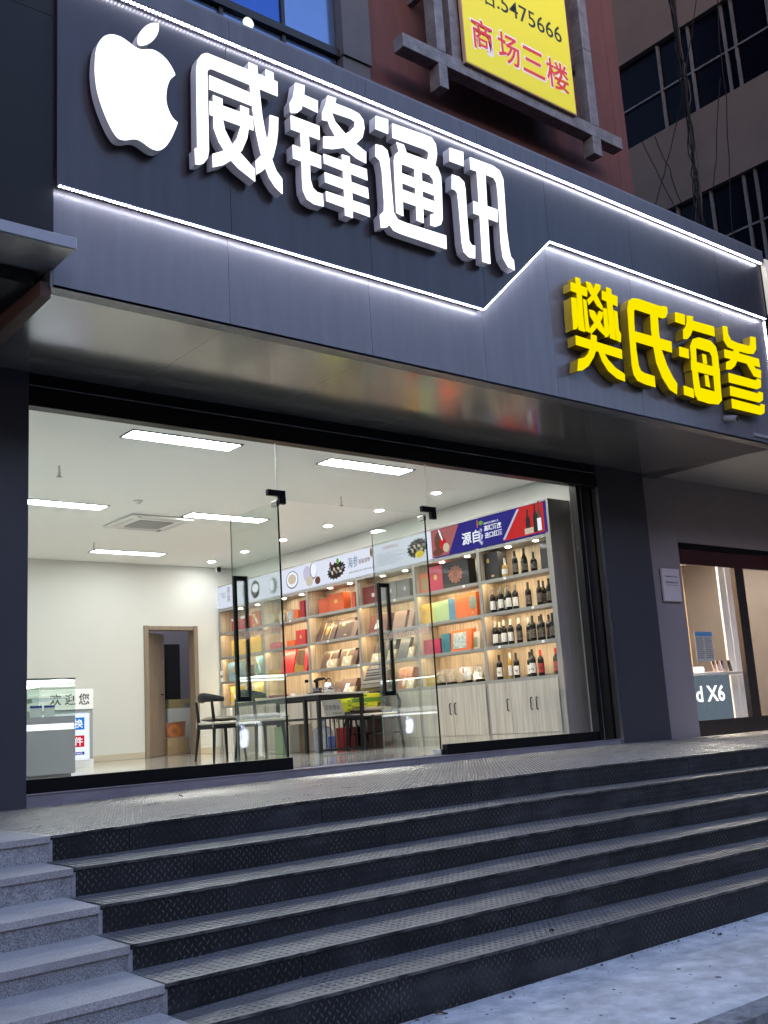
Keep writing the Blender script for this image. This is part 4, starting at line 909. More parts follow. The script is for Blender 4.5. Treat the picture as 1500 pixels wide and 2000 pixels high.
for (x,y),lab in (((4.07,10.1),'white sprinkler hanging from the ceiling at the left'),((7.72,10.1),'white sprinkler hanging over the open doorway'),((6.19,14.07),'white sprinkler by the farthest ceiling panel')):
    z = CZc
    r = thing('sprinkler', lab, 'sprinkler', (x,y,z), 'sprinkler heads on the shop ceiling')
    mb = M(); mb.lathe([(.012,-.001),(.012,-.07),(.02,-.072),(.02,-.085),(.009,-.09),(.009,-.1)], (x,y,z), 10); build('pipe', mb, M_WHITE, r, smooth=True)
    mb = M(); mb.lathe([(.006,-.1005),(.03,-.115),(.03,-.118),(.005,-.119)], (x,y,z), 12); build('deflector', mb, mat('sprinkler_metal', (.35,.35,.34), .3, .8), r, smooth=True)
r = thing('smoke_detector', 'round cream smoke detector on the ceiling', 'smoke detector', (5.53,11.28,CZc))
mb = M(); mb.lathe([(.055,-.001),(.055,-.02),(.035,-.024)], (5.53,11.28,CZc), 20); build('base', mb, M_WHITE, r, smooth=True)
mb = M(); mb.lathe([(.034,-.0245),(.03,-.04),(.015,-.045)], (5.53,11.28,CZc), 20); build('sensor', mb, M_WHITE, r, smooth=True)
# ceiling cassette air conditioner
ac = thing('air_conditioner', 'white square ceiling cassette air conditioner with a grey grille', 'air conditioner', (6.23,12.4,CZc))
mb = M(); mb.box(5.78,6.68,11.97,12.85,CZc-.035,CZc-.001,.012); build('panel', mb, M_WHITE, ac)
mb = M(); mb.box(5.98,6.48,12.17,12.65,CZc-.042,CZc-.0355,.003); build('grille', mb, mat('grille_grey', (.38,.39,.4), .5), ac)
gb = M()
for i in range(22): gb.box(5.99,6.47,12.18+i*.0215,12.188+i*.0215,CZc-.046,CZc-.0425)
build('grille_slats', gb, mat('grille_dark', (.5,.5,.5), .5), ac, kind='stuff')
for a in ((5.95,6.51,12.03,12.08),(5.95,6.51,12.74,12.79),(5.84,5.89,12.14,12.68),(6.57,6.62,12.14,12.68)):
    mb = M(); mb.box(*a,CZc-.040,CZc-.0352,.002); build('air_vane', mb, mat('vane_white', (.6,.6,.6), .4), ac)
for a in ((6.53,6.58,12.7,12.8),(5.88,5.93,11.99,12.02)):
    mb = M(); mb.box(*a,CZc-.0375,CZc-.0352); build('vent_opening', mb, M_MULL, ac)
# dome camera in the corner
c = at(427,1113,1,YBK-.1)
r = thing('dome_camera', 'small white camera with a black eye in the back corner under the ceiling', 'camera', tuple(c))
mb = M(); mb.lathe([(.02,.09),(.05,.07),(.06,.03),(.06,-.01),(.04,-.03)], (c.x,c.y,c.z), 16); build('housing', mb, M_WHITE, r, smooth=True)
mb = M(); mb.lathe([(.005,-.05),(.03,-.035),(.035,0),(.03,.03),(.005,.045)], (c.x-.02,c.y-.045,c.z), 14); build('lens_ball', mb, M_BLKM, r, smooth=True)
# back doorway
M_DF = mat('greyish_oak_frame', (.3,.235,.175), .55, var=.3, vs_=4, stretch=(8,8,.6)); M_DLF = mat('grey_oak_door', (.34,.27,.21), .5, var=.3, vs_=4, stretch=(8,8,.6))
idr = thing('inner_door', 'grey oak inner door standing ajar in the rear wall', 'door', (8.2,YBK,FZ))
for a,b in ((DXa-.055,DXa+.02),(DXb-.02,DXb+.055)):
    mb = M(); mb.box(a,b,YBK-.03,YBK+.17,FZ,DZ+.05,.004); build('frame_jamb', mb, M_DF, idr)
mb = M(); mb.box(DXa+.021,DXb-.021,YBK-.02,YBK+.165,DZ-.02,DZ+.045,.004); build('frame_head', mb, M_DF, idr)
hp = Vector((DXa+.03,YBK+.17,0)); an = math.radians(40); d_ = Vector((math.cos(an),math.sin(an),0)); e_ = Vector((-d_.y,d_.x,0))*.02
W_ = .80
mb = M(); p0, p1 = hp, hp+d_*W_
mb.hexa([(p0+e_*-1+Vector((0,0,FZ+.01))),(p1-e_+Vector((0,0,FZ+.01))),(p1+e_+Vector((0,0,FZ+.01))),(p0+e_+Vector((0,0,FZ+.01))),(p0-e_+Vector((0,0,DZ-.03))),(p1-e_+Vector((0,0,DZ-.03))),(p1+e_+Vector((0,0,DZ-.03))),(p0+e_+Vector((0,0,DZ-.03)))])
lf = build('door_leaf', mb, M_DLF, idr)
for z0,z1 in ((.4,.5),(.55,2.0)):
    mb = M(); q0 = hp+d_*.1-e_*1.12; q1 = hp+d_*(W_-.1)-e_*1.12; q2 = q1+e_*.1; q3 = q0+e_*.1
    mb.hexa([q0+Vector((0,0,z0)),q1+Vector((0,0,z0)),q2+Vector((0,0,z0)),q3+Vector((0,0,z0)),q0+Vector((0,0,z1)),q1+Vector((0,0,z1)),q2+Vector((0,0,z1)),q3+Vector((0,0,z1))]); build('door_panel', mb, M_DLF, lf)
q = hp+d_*(W_-.07)-e_*1.3; mb = M(); mb.tube([(q.x,q.y,1.1),(q.x-.02,q.y-.05,1.1),(q.x-.1,q.y-.12,1.1)], .01, 8); build('handle', mb, M_BLKM, lf)
# store room behind
M_LAV = mat('lavender_grey_wall', (.33,.31,.36), .8)
mb = M(); mb.box(DXa-1.6,10.6,18.2,18.3,0,CZc); build('store_wall', mb, M_LAV, kind='structure')
mb = M(); mb.box(DXa-1.7,DXa-1.6,YBK+.15,18.3,0,CZc); build('store_wall', mb, M_LAV, kind='structure')
mb = M(); mb.box(10.6,10.7,YBK+.15,18.3,0,CZc); build('store_wall', mb, M_LAV, kind='structure')
mb = M(); mb.box(DXa-1.7,10.7,YBK+.15,18.3,CZc,CZc+.1); build('store_ceiling', mb, M_LAV, kind='structure')
mb = M(); mb.box(DXa-1.7,10.7,YBK+.15,18.3,0,FZ); build('store_floor', mb, mat('store_floor', (.4,.38,.33), .3), kind='structure')
r = thing('store_lamp', 'dim lamp on the store room ceiling behind the rear wall', 'lamp', (9.2,17,CZc)); mb = M(); mb.box(9,9.5,16.8,17.1,CZc-.02,CZc-.001); build('diffuser', mb, emis('store_lamp', (.95,.93,1.), 26), r)
def pbox(name, a, b, y0, dy, m, label, cat, z0=None, c=.006, dz0=None, group=None):
    """box whose street face spans pixels a (lower left) to b (upper right) at depth y0"""
    A = at(*a,1,y0); B_ = at(*b,1,y0); mb = M(); mb.box(A.x,B_.x,y0,y0+dy,(A.z if z0 is None else z0),B_.z,c)
    return build(name, mb, m, label=label, cat=cat, group=group)
pbox('fridge', (326,1372), (351,1258), 17.2, .5, mat('dark_fridge', (.015,.016,.02), .3), 'tall dark cabinet standing inside the store room', 'cabinet', z0=FZ)
o = pbox('chest_freezer', (329,1478), (373,1382), 16.6, .55, M_WHITE, 'white chest freezer in the store room under the yellowish boxes', 'freezer', z0=FZ)
zfz = at(350,1382,1,16.6).z
for (a,b),lab,dz1 in ((((329,1380),(362,1371)),'lower yellowish parcel on the store room freezer',0),(((329,1370),(352,1361)),'upper left yellowish parcel on the store room freezer',0),(((353,1371),(371,1362)),'upper right olive parcel on the store room freezer',0)):
    A = at(*a,1,16.7); B_ = at(*b,1,16.7); mb = M(); z0 = zfz if 'lower' in lab else zfz+.075; mb.box(A.x,B_.x,16.7,16.95,z0,z0+.072,.005)
    build('parcel', mb, mat('parcel_'+lab[:6], (.5,.42,.2) if 'olive' not in lab else (.25,.22,.1), .7), label=lab, cat='parcel')
pbox('carton', (328,1478), (369,1439), 16.2, .35, mat('brown_card', (.38,.27,.15), .8, var=.2, vs_=12), 'brown cardboard carton on the floor of the store room doorway', 'carton', z0=FZ)
A = at(327,1438,1,16.25); B_ = at(364,1408,1,16.25)
bg_ = thing('orange_bag', 'orange patterned carrier bag sitting on the brown carton', 'bag', (A.x,16.25,A.z))
mb = M(); zc1 = at(350,1439,1,16.2).z
mb.hexa([(A.x,16.25,zc1),(B_.x-.04,16.25,zc1),(B_.x-.04,16.45,zc1),(A.x,16.45,zc1),(A.x,16.3,B_.z-.02),(B_.x,16.28,B_.z),(B_.x-.02,16.4,B_.z),(A.x,16.38,B_.z-.03)]); build('bag_body', mb, mat('bag_brown', (.25,.1,.05), .6), bg_)
ce = Vector(((A.x+B_.x)/2-.05,16.262,(zc1+B_.z)/2-.03)); rays = M()
for i in range(20):
    t = i/20*2*math.pi; t2 = t+.15
    rays.add([(ce.x+.03*math.cos(t),16.24,ce.z+.03*math.sin(t)),(ce.x+.12*math.cos(t-.04),16.245,ce.z+.11*math.sin(t-.04)),(ce.x+.12*math.cos(t2),16.245,ce.z+.11*math.sin(t2))],[(0,1,2)])
build('ray_print', rays, mat('bag_orange', (.85,.25,.04), .6), bg_, kind='stuff', fixn=False)
# light switch on the far wall strip near the glass, sockets by the shelf end
c0_ = at(1131,1276,0,XW-.01); mb = M(); mb.box(XW-.012,XW-.001,c0_.y-.035,c0_.y+.035,c0_.z,c0_.z+.11,.003); build('switch_plate', mb, mat('brass_plate', (.35,.25,.12), .3, .6), label='small brass switch plate on the right wall near the glass', cat='switch')

# ---------------------------------------------------------------- shelf wall
XF = 9.12; YP = [15.57,14.21,12.94,11.68,10.42,9.17,7.99]; ZSH = [.84,1.25,1.66,2.07,2.48]
M_LAM = mat('grey_ash_laminate', (.5,.46,.4), .4, var=.32, vs_=3.5, stretch=(9,9,.35), rvar=.05, contrast=(.35,.65))
M_LAMD = mat('grey_ash_laminate_dark', (.34,.31,.28), .45, var=.35, vs_=3.5, stretch=(9,9,.35))
M_BACK = mat('ash_back_panel', (.6,.48,.35), .5, var=.4, vs_=4, stretch=(9,9,.35), contrast=(.35,.65))
M_GREYE = mat('shelf_edge_grey', (.27,.265,.25), .45, var=.12, vs_=5, stretch=(6,6,.5))
M_COVE = emis('shelf_cove_light', (1,.78,.5), 16, True); M_SPOT = emis('shelf_spot', (1,.86,.62), 30, True)
sh = thing('shelf_wall', 'long built-in ash shelf wall of six lit bays along the right side of the shop', 'shelving', (XF,11.8,FZ))
for i,y in enumerate(YP):
    mb = M(); mb.box(XF,XF+.022,y-.025,y+.025,FZ+.001,2.49 if i else 2.89,.0015); build('post', mb, M_GREYE, sh)
    mb = M(); mb.box(XF+.0225,XW-.031,y-.0245,y+.0245,FZ+.001,2.47); build('divider_panel', mb, M_BACK, sh)
mb = M(); mb.box(XF-.005,XW-.003,7.93,7.964,FZ+.001,2.89,.0015); build('end_panel', mb, M_LAMD, sh)
for i in range(6):
    y1, y0 = YP[i]-.026, YP[i+1]+.026
    mb = M(); mb.box(XW-.03,XW-.002,y0,y1,.87,2.48); build('back_panel', mb, M_BACK, sh)
    for k,z in enumerate(ZSH):
        mb = M(); mb.box(XF-.002,XW-.031,y0+.0005,y1-.0005,z-.024,z,.0015); b = build('shelf_board', mb, M_GREYE, sh)
        mb = M(); mb.box(XF-.003,XF+.012,y0+.0005,y1-.0005,z-.04,z-.0245); build('shelf_lip', mb, M_GREYE, b)
        if 0 < k < 4:
            mb = M(); mb.box(XF+.0125,XF+.022,y0+.03,y1-.03,z-.033,z-.0245); build('light_strip', mb, M_COVE, b)
    for dy in (.33,.72):
        y = YP[i]-dy*(YP[i]-YP[i+1]); mb = M(); mb.disc((XF+.16,y,2.452), .032, n=16, t=.003); build('spot_lamp', mb, M_SPOT, sh)
    n = 3 if i == 5 else 2; ds = np.linspace(y1, y0, n+1); 
    if i == 5: ds = [y1, at(1003,1400,0,XF).y, at(1049,1395,0,XF).y, y0]
    for k in range(n):
        a, b_ = ds[k+1], ds[k]
        mb = M(); mb.box(XF-.018,XF-.001,a+.0015,b_-.0015,.195,.80,.0015); d = build('cabinet_door', mb, M_LAM, sh)
        hy = (a+.045) if (n == 2 and k == 0) or (n == 3 and k in (0,1)) else (b_-.045)
        mb = M(); mb.tube([(XF-.019,hy,.60),(XF-.04,hy,.595),(XF-.045,hy,.57),(XF-.04,hy,.53),(XF-.045,hy,.49),(XF-.04,hy,.465),(XF-.019,hy,.46)], .0065, 6); build('handle', mb, M_BLKM, d)
    mb = M(); mb.box(XF-.008,XF+.1,y0,y1,FZ+.001,.193,.0015); build('plinth', mb, M_LAM, sh)
mb = M(); mb.box(XF-.004,XW-.003,7.967,15.59,2.872,2.892); build('top_board', mb, M_GREYE, sh)
# back-lit banners
def banner(pa, pb, label):
    ya, yb = at(*pa,0,XF).y, at(*pb,0,XF).y
    r = thing('lit_banner', label, 'banner', (XF,(ya+yb)/2,2.5), 'lit banners along the top of the shelf wall'); return r, ya, yb
def face(r, ya, yb, m, z0=2.502, z1=2.868, x=XF-.003):
    mb = M(); mb.box(x,XF+.05,yb+.008,ya-.008,z0,z1); return build('print_face', mb, m, r)
def blob(r, yc, zc, ry, rz, m, x=XF-.0045, name='picture', n=20, jag=0., rot=0.):
    pts = []
    for i in range(n):
        t = 2*math.pi*i/n; k = 1+(jag*(1 if i%2 else -1)) ; u, v = ry*k*math.cos(t), rz*k*math.sin(t)
        pts.append((yc-(u*math.cos(rot)-v*math.sin(rot)), zc+u*math.sin(rot)+v*math.cos(rot)))
    mb = M(); mb.prism(pts, lambda u,v,d:(d,u,v), x, x+.0009); return build(name, mb, m, r)
EW = emis('banner_white', (.78,.82,.95), .95); ED = emis('print_dark', (.05,.04,.04), .8); EG = emis('print_grey', (.3,.33,.38), .8); EC = emis('print_cream', (.75,.66,.5), .8)
EBl = emis('print_royal_blue', (.035,.03,.22), 1.0); ER = emis('print_red', (.55,.03,.03), 1.); EWt = emis('print_white', (.9,.92,1.), 1.); EBr = emis('print_brown', (.16,.07,.05), 1.); EGn = emis('print_green', (.15,.35,.05), 1.); EPk = emis('print_pink', (.4,.13,.13), 1); EPp = emis('print_pale', (.62,.6,.78), .9)
yk = lambda px,py: at(px,py,0,XF).y; zk_ = lambda px,py: at(px,py,0,XF).z
r, ya, yb = banner((425,1165),(628,1120),'lit white banner with a bowl and an oval landscape, farthest left over the shelves'); face(r,ya,yb,EW)
text('lettering','燕\n窝',EG,(XF-.004,yk(444,1170),2.58),*FS,1,r,fit=(.11,.26)); text('lettering','滋补\n燕窝',EG,(XF-.004,yk(473,1160),2.6),*FS,1,r,fit=(.08,.2))
pb = M()
for i in range(5): pb.box(XF-.0045,XF-.0036,yk(441,1170),yk(430,1170)-.02*i,2.75-.02*i,2.756-.02*i)
build('text_lines',pb,EG,r,kind='stuff')
blob(r,yk(499,1150),2.68,.13,.15,ED); blob(r,yk(499,1150),2.70,.1,.07,EWt,XF-.0055,jag=.12); blob(r,yk(534,1143),2.67,.12,.13,EG,jag=.1); blob(r,yk(531,1143),2.68,.06,.09,EWt,XF-.0055); blob(r,yk(571,1131),2.68,.17,.14,EG); blob(r,yk(571,1131),2.685,.15,.12,EWt,XF-.0055); blob(r,yk(571,1131),2.69,.11,.08,EC,XF-.0065)
blob(r,yk(600,1122),2.72,.1,.12,EPp); blob(r,yk(612,1118),2.74,.09,.13,EG); blob(r,yk(613,1118),2.75,.075,.11,EWt,XF-.0055); blob(r,yk(605,1135),2.6,.09,.08,EC,XF-.0055); blob(r,yk(621,1132),2.58,.07,.06,EBr,XF-.006)
r, ya, yb = banner((630,1119),(841,1060),'lit white banner with a dark sea cucumber at each end and blue grey characters'); face(r,ya,yb,EW)
def seac(yc,zc,ry,rz):
    blob(r,yc,zc,ry,rz,ED,jag=.1,n=34,rot=.15)
    for i in range(7): blob(r,yc+ry*.7-i*ry*.23,zc+rz*(.2-.4*(i%2)),ry*.1,rz*.3,EC if i%3 else EG,XF-.0055,n=7,rot=.3*i)
seac(yk(657,1107),2.66,.22,.12); blob(r,yk(660,1100),2.79,.035,.05,EGn,XF-.0065,n=6); blob(r,yk(646,1104),2.76,.03,.05,EBr,XF-.0065,n=6)
seac(yk(815,1070),2.69,.2,.12); blob(r,yk(820,1082),2.6,.09,.05,emis('print_yellow',(.8,.6,.03),1.),XF-.005)
text('lettering','海参',emis('print_slate',(.12,.2,.28),1.),(XF-.004,yk(680,1105),2.64),*FS,1,r,fit=(.24,.16)); text('lettering','超级食物',EBr,(XF-.004,yk(701,1097),2.67),*FS,1,r,fit=(.26,.07))
text('lettering','高蛋白低脂 滋补 营养丰富 健康',EG,(XF-.004,yk(682,1116),2.56),*FS,1,r,fit=(.62,.03)); text('lettering','海参的营养价值',EPk,(XF-.004,yk(749,1078),2.78),*FS,1,r,fit=(.32,.045))
blob(r,yk(726,1078),2.79,.04,.08,EC); blob(r,yk(725,1078),2.79,.02,.06,EBr,XF-.0055)
pb = M()
for i in range(6): pb.box(XF-.0045,XF-.0036,yk(788-(i%2)*15,1085),yk(736,1090),2.72-.03*i,2.726-.03*i)
build('text_lines',pb,EG,r,kind='stuff')
r, ya, yb = banner((842,1058),(1064,1010),'lit blue and red wine banner over the right-hand bays'); face(r,ya,yb,EBl)
def quadp(pts, m, x): mb = M(); mb.prism(pts, lambda u,v,d:(d,u,v), x, x+.0009); build('picture',mb,m,r)
y1_, y2_ = ya-.01, yb+.01
quadp([(y1_,2.505),(y1_,2.865),(yk(896,1030),2.865),(yk(877,1080),2.505)], EPk, XF-.0042)
blob(r,yk(858,1055),2.7,.09,.13,EBr,XF-.0052); blob(r,yk(866,1062),2.64,.07,.1,ER,XF-.006); blob(r,yk(872,1068),2.6,.06,.06,EC,XF-.0066); blob(r,yk(856,1072),2.56,.1,.05,EBr,XF-.0063); blob(r,yk(861,1048),2.78,.015,.09,EWt,XF-.0068,rot=.4)
quadp([(y2_,2.505),(y2_,2.865),(yk(1012,1000),2.865),(yk(985,1055),2.505)], ER, XF-.0042)
quadp([(yk(1012,1000)+.02,2.85),(yk(1012,1000)-.02,2.85),(yk(985,1055)-.02,2.52),(yk(985,1055)+.02,2.52)], EPp, XF-.0048)
for px,h,c_ in ((1033,.3,ED),(1048,.34,ED),(1056,.36,EBr)):
    yy = yk(px,1035); w = .035
    quadp([(yy+w,2.52),(yy-w,2.52),(yy-w,2.52+h*.6),(yy-w*.35,2.52+h*.75),(yy-w*.35,2.52+h),(yy+w*.35,2.52+h),(yy+w*.35,2.52+h*.75),(yy+w,2.52+h*.6)], c_, XF-.0058-.0004*(px%3))
quadp([(yk(1052,1040),2.53),(yk(1060,1040),2.53),(yk(1060,1040),2.68),(yk(1052,1040),2.68)], EWt, XF-.0075); quadp([(yk(1027,1050),2.52),(yk(1044,1045),2.52),(yk(1044,1045),2.59),(yk(1027,1050),2.59)], EC, XF-.0078)
text('lettering','源自',EWt,(XF-.0045,yk(903,1060),2.57),*FS,1,r,fit=(.33,.16),bold=.02); text('lettering','高端酒庄',EWt,(XF-.0045,yk(947,1045),2.68),*FS,1,r,fit=(.3,.075),bold=.02); text('lettering','进口红酒',EWt,(XF-.0045,yk(948,1052),2.59),*FS,1,r,fit=(.3,.075),bold=.02)
text('lettering','品质生活 品味人生',EWt,(XF-.0045,yk(946,1035),2.77),*FS,1,r,fit=(.26,.025))
for i in range(16): blob(r,yk(940,1050)+.05*math.cos(i*2.4)*(i%4)/3.,2.72-.012*i,.017,.02,EPp if i%2 else emis('grape',(.2,.2,.5),1.),XF-.0052-.0001*i,n=8)
blob(r,yk(940,1030),2.8,.04,.03,EGn,XF-.0075,n=8); blob(r,yk(933,1030),2.8,.015,.06,EPk,XF-.0055,n=6)
# ================================================================ GOODS
def yat(px, X, Z):
    # y of the point (X, y, Z) that lies under pixel column px
    Rt = RM.T; a = (px-750)/FPX; z = Z-CAMZ
    A = Rt[0]-a*Rt[2]
    return -(A[0]*X+A[2]*z)/A[1]
# bottles
def bottle(kind, glass, cap, lab, lab2=None, sc=1.):
    r = thing('bottle', 'x', 'bottle', (0,0,0), local=True)
    P = {'wine':[(.034,0),(.037,.006),(.037,.185),(.034,.205),(.018,.225),(.0145,.24),(.0145,.3)],
         'champ':[(.04,0),(.043,.006),(.043,.15),(.036,.19),(.02,.225),(.015,.25),(.0145,.31)],
         'slim':[(.024,0),(.027,.006),(.027,.2),(.024,.225),(.013,.245),(.012,.31)],
         'square':[(.04,0),(.042,.008),(.042,.13),(.036,.15),(.014,.17),(.014,.24)]}[kind]
    P = [(a*sc,b*sc) for a,b in P]; n = 16 if kind != 'square' else 8
    mb = M(); mb.lathe(P, n=n); build('glass', mb, glass, r, smooth=True)
    H = P[-1][1]; rn = P[-1][0]
    mb = M(); mb.lathe([(rn+.0012,H-.07*sc),(rn+.0012,H+.002),(rn*.7,H+.004)], n=12); build('capsule', mb, cap, r, smooth=True)
    R_ = P[2][0]+.0008; z0, z1 = .04*sc, P[2][1]*.8
    if lab:
        mb = M(); k = 14; V = [];F = []
        for i in range(k+1):
            t = math.radians(115+130*i/k); V += [(R_*math.cos(t),R_*math.sin(t),z0),(R_*math.cos(t),R_*math.sin(t),z1)]
        F = [(2*i,2*i+2,2*i+3,2*i+1) for i in range(k)]
        V2 = [(x*.985,y*.985,z) for x,y,z in V]; m_ = M(); m_.add(V,F); m_.add(V2,[f[::-1] for f in F]); lb = build('label', m_, lab, r, fixn=False)
        if lab2:
            m_ = M(); R2 = R_+.0006
            def q(pts):
                n_ = len(m_.v); m_.v += [(R2*math.cos(math.radians(180+a)),R2*math.sin(math.radians(180+a)),z) for a,z in pts]; m_.f.append(tuple(range(n_,n_+len(pts))))
            if lab2 == 'slash':
                for d in (0,.03,.06): q([(-50,.05+d),(-42,.05+d),(10,.12+d*.5),(4,.125+d*.5)]); q([(10,.05+d*.6),(16,.05+d*.6),(50,.13),(44,.135)])
            else: q([(-30,.1),(-10,.075),(0,.09),(15,.07),(35,.1),(10,.088),(0,.105),(-12,.09)])
            build('label_mark', m_, M_BT, lb, fixn=False)
    return r
GD = mat('dark_bottle_glass', (.004,.005,.003), .08, spec=.35); GC = mat('amber_spirit_glass', (.5,.33,.12), .08, coat=.6); GY = mat('golden_bottle_glass', (.35,.2,.02), .08, coat=.6)
CG = mat('grey_capsule', (.2,.19,.17), .4, .3); CK = mat('black_capsule', (.012,.012,.012), .35); CW = mat('white_capsule', (.6,.58,.52), .5); CR = mat('red_capsule', (.5,.02,.02), .4)
LW = mat('white_label', (.68,.66,.62), .6); LK = mat('dark_label', (.05,.045,.04), .5, var=1, vs_=55, col2=(.22,.18,.12), contrast=(.5,.6)); LR = mat('red_label', (.4,.03,.03), .5)
PR = {}
def protob(key, *a):
    if key not in PR:
        PR[key] = [bottle(*a), False]
    return PR[key]
def put(key, args, px, row, X, rot, label, group='bottles on the wine bay shelves'):
    p = protob(key, *args); z = ZSH[row]; y = yat(px, X, z)
    if not p[1]:
        o = p[0]; p[1] = True; o.location = (X,y,z); o.rotation_euler = (0,0,rot); tag(o, label, 'bottle', group)
    else: o = dup(p[0], (X,y,z), rot, label, group); o['category'] = 'bottle'
A_ = 9.2; B2 = 9.31
# rotation turns the label from -X a little towards the camera
RT = .45
SQ = lambda k: 'square'
put('whisky', ('square',GC,CW,LW), 988, 3, A_, RT, 'short clear amber bottle beside the black gift box on the top wine shelf')
put('wineB', ('wine',GD,CK,LK), 1008, 3, A_, RT, 'tall dark bottle just right of the amber bottle on the top wine shelf')
put('champ', ('champ',GD,CK,LK), 1026, 3, A_, RT, 'round shouldered dark bottle in the middle of the top wine shelf')
put('jack', ('square',GD,CK,LK), 1044, 3, A_, RT, 'square black bottle left of the black box at the end of the top wine shelf')
WS = ('wine',GD,CG,LW,'slash')
for px,X,l in ((965,A_,'front bottle at the far left'),(977.5,B2,'half hidden bottle second from the left'),(980.5,A_-.03,'front bottle third from the left'),(991,B2,'half hidden bottle fourth from the left'),(996,A_-.04,'large front bottle fifth from the left'),(1009,A_,'last of the slashed white labels on the right')):
    put('wineS', WS, px, 2, X, RT, 'bottle with slashed white label, second shelf, '+l)
for px,X,l in ((1034,A_,'standing alone in the middle'),(1056,A_,'left of the right-hand three'),(1064,B2,'behind, between the right-hand three'),(1075,A_,'rightmost of the right-hand three')):
    put('wineB', ('wine',GD,CK,LK), px, 2, X, RT, 'all dark bottle, second wine shelf, '+l)
for px,X,l in ((970,A_,'leftmost'),(979,B2,'behind, second from left'),(987,A_,'third from left'),(1000,A_,'fourth from left')):
    put('wineW', ('wine',GD,CW,LW,None), px, 1, X, RT, 'pale labelled white capped bottle, third wine shelf, '+l)
for px,X,l,c_ in ((1016.5,A_,'white capped, just right of the pale labels','w'),(1036,B2,'white capped, half hidden','w'),(1043,A_-.03,'black capped, middle of the shelf','k'),(1057,B2,'black capped, half hidden left of the fifth','k'),(1061,A_-.02,'black capped, fifth of the dark ones','k'),(1075,B2,'black capped, half hidden at the right','k'),(1082,A_-.02,'black capped, rightmost','k')):
    put('wineDW' if c_ == 'w' else 'wineB', ('wine',GD,CW,LK) if c_ == 'w' else ('wine',GD,CK,LK), px, 1, X, RT, 'dark labelled bottle, third wine shelf, '+l)
WB = ('wine',GD,CK,LW,'bird')
put('wineBird', WB, 978, 0, A_, RT, 'bottle with bird mark on white label, leftmost on the lowest wine shelf')
put('gold', ('slim',GY,CW,LW), 999, 0, A_, RT, 'slim golden bottle with white cap on the lowest wine shelf')
put('wineBird', WB, 1011, 0, A_, RT, 'bottle with bird mark on white label, just right of the golden bottle')
put('wineBird', WB, 1038, 0, B2, RT, 'half hidden bird mark bottle behind the big one on the lowest wine shelf')
put('wineBig', ('wine',GD,CK,LW,'bird',1.06), 1043, 0, A_-.03, RT, 'large bird mark bottle in the middle of the lowest wine shelf')
put('wineR', ('wine',GD,CR,LR,'bird'), 1059, 0, A_, RT, 'red capped bottle with red label, left of the two red ones')
put('wineR', ('wine',GD,CR,LR,'bird'), 1089, 0, A_, RT, 'red capped bottle with red label at the right end of the lowest wine shelf')
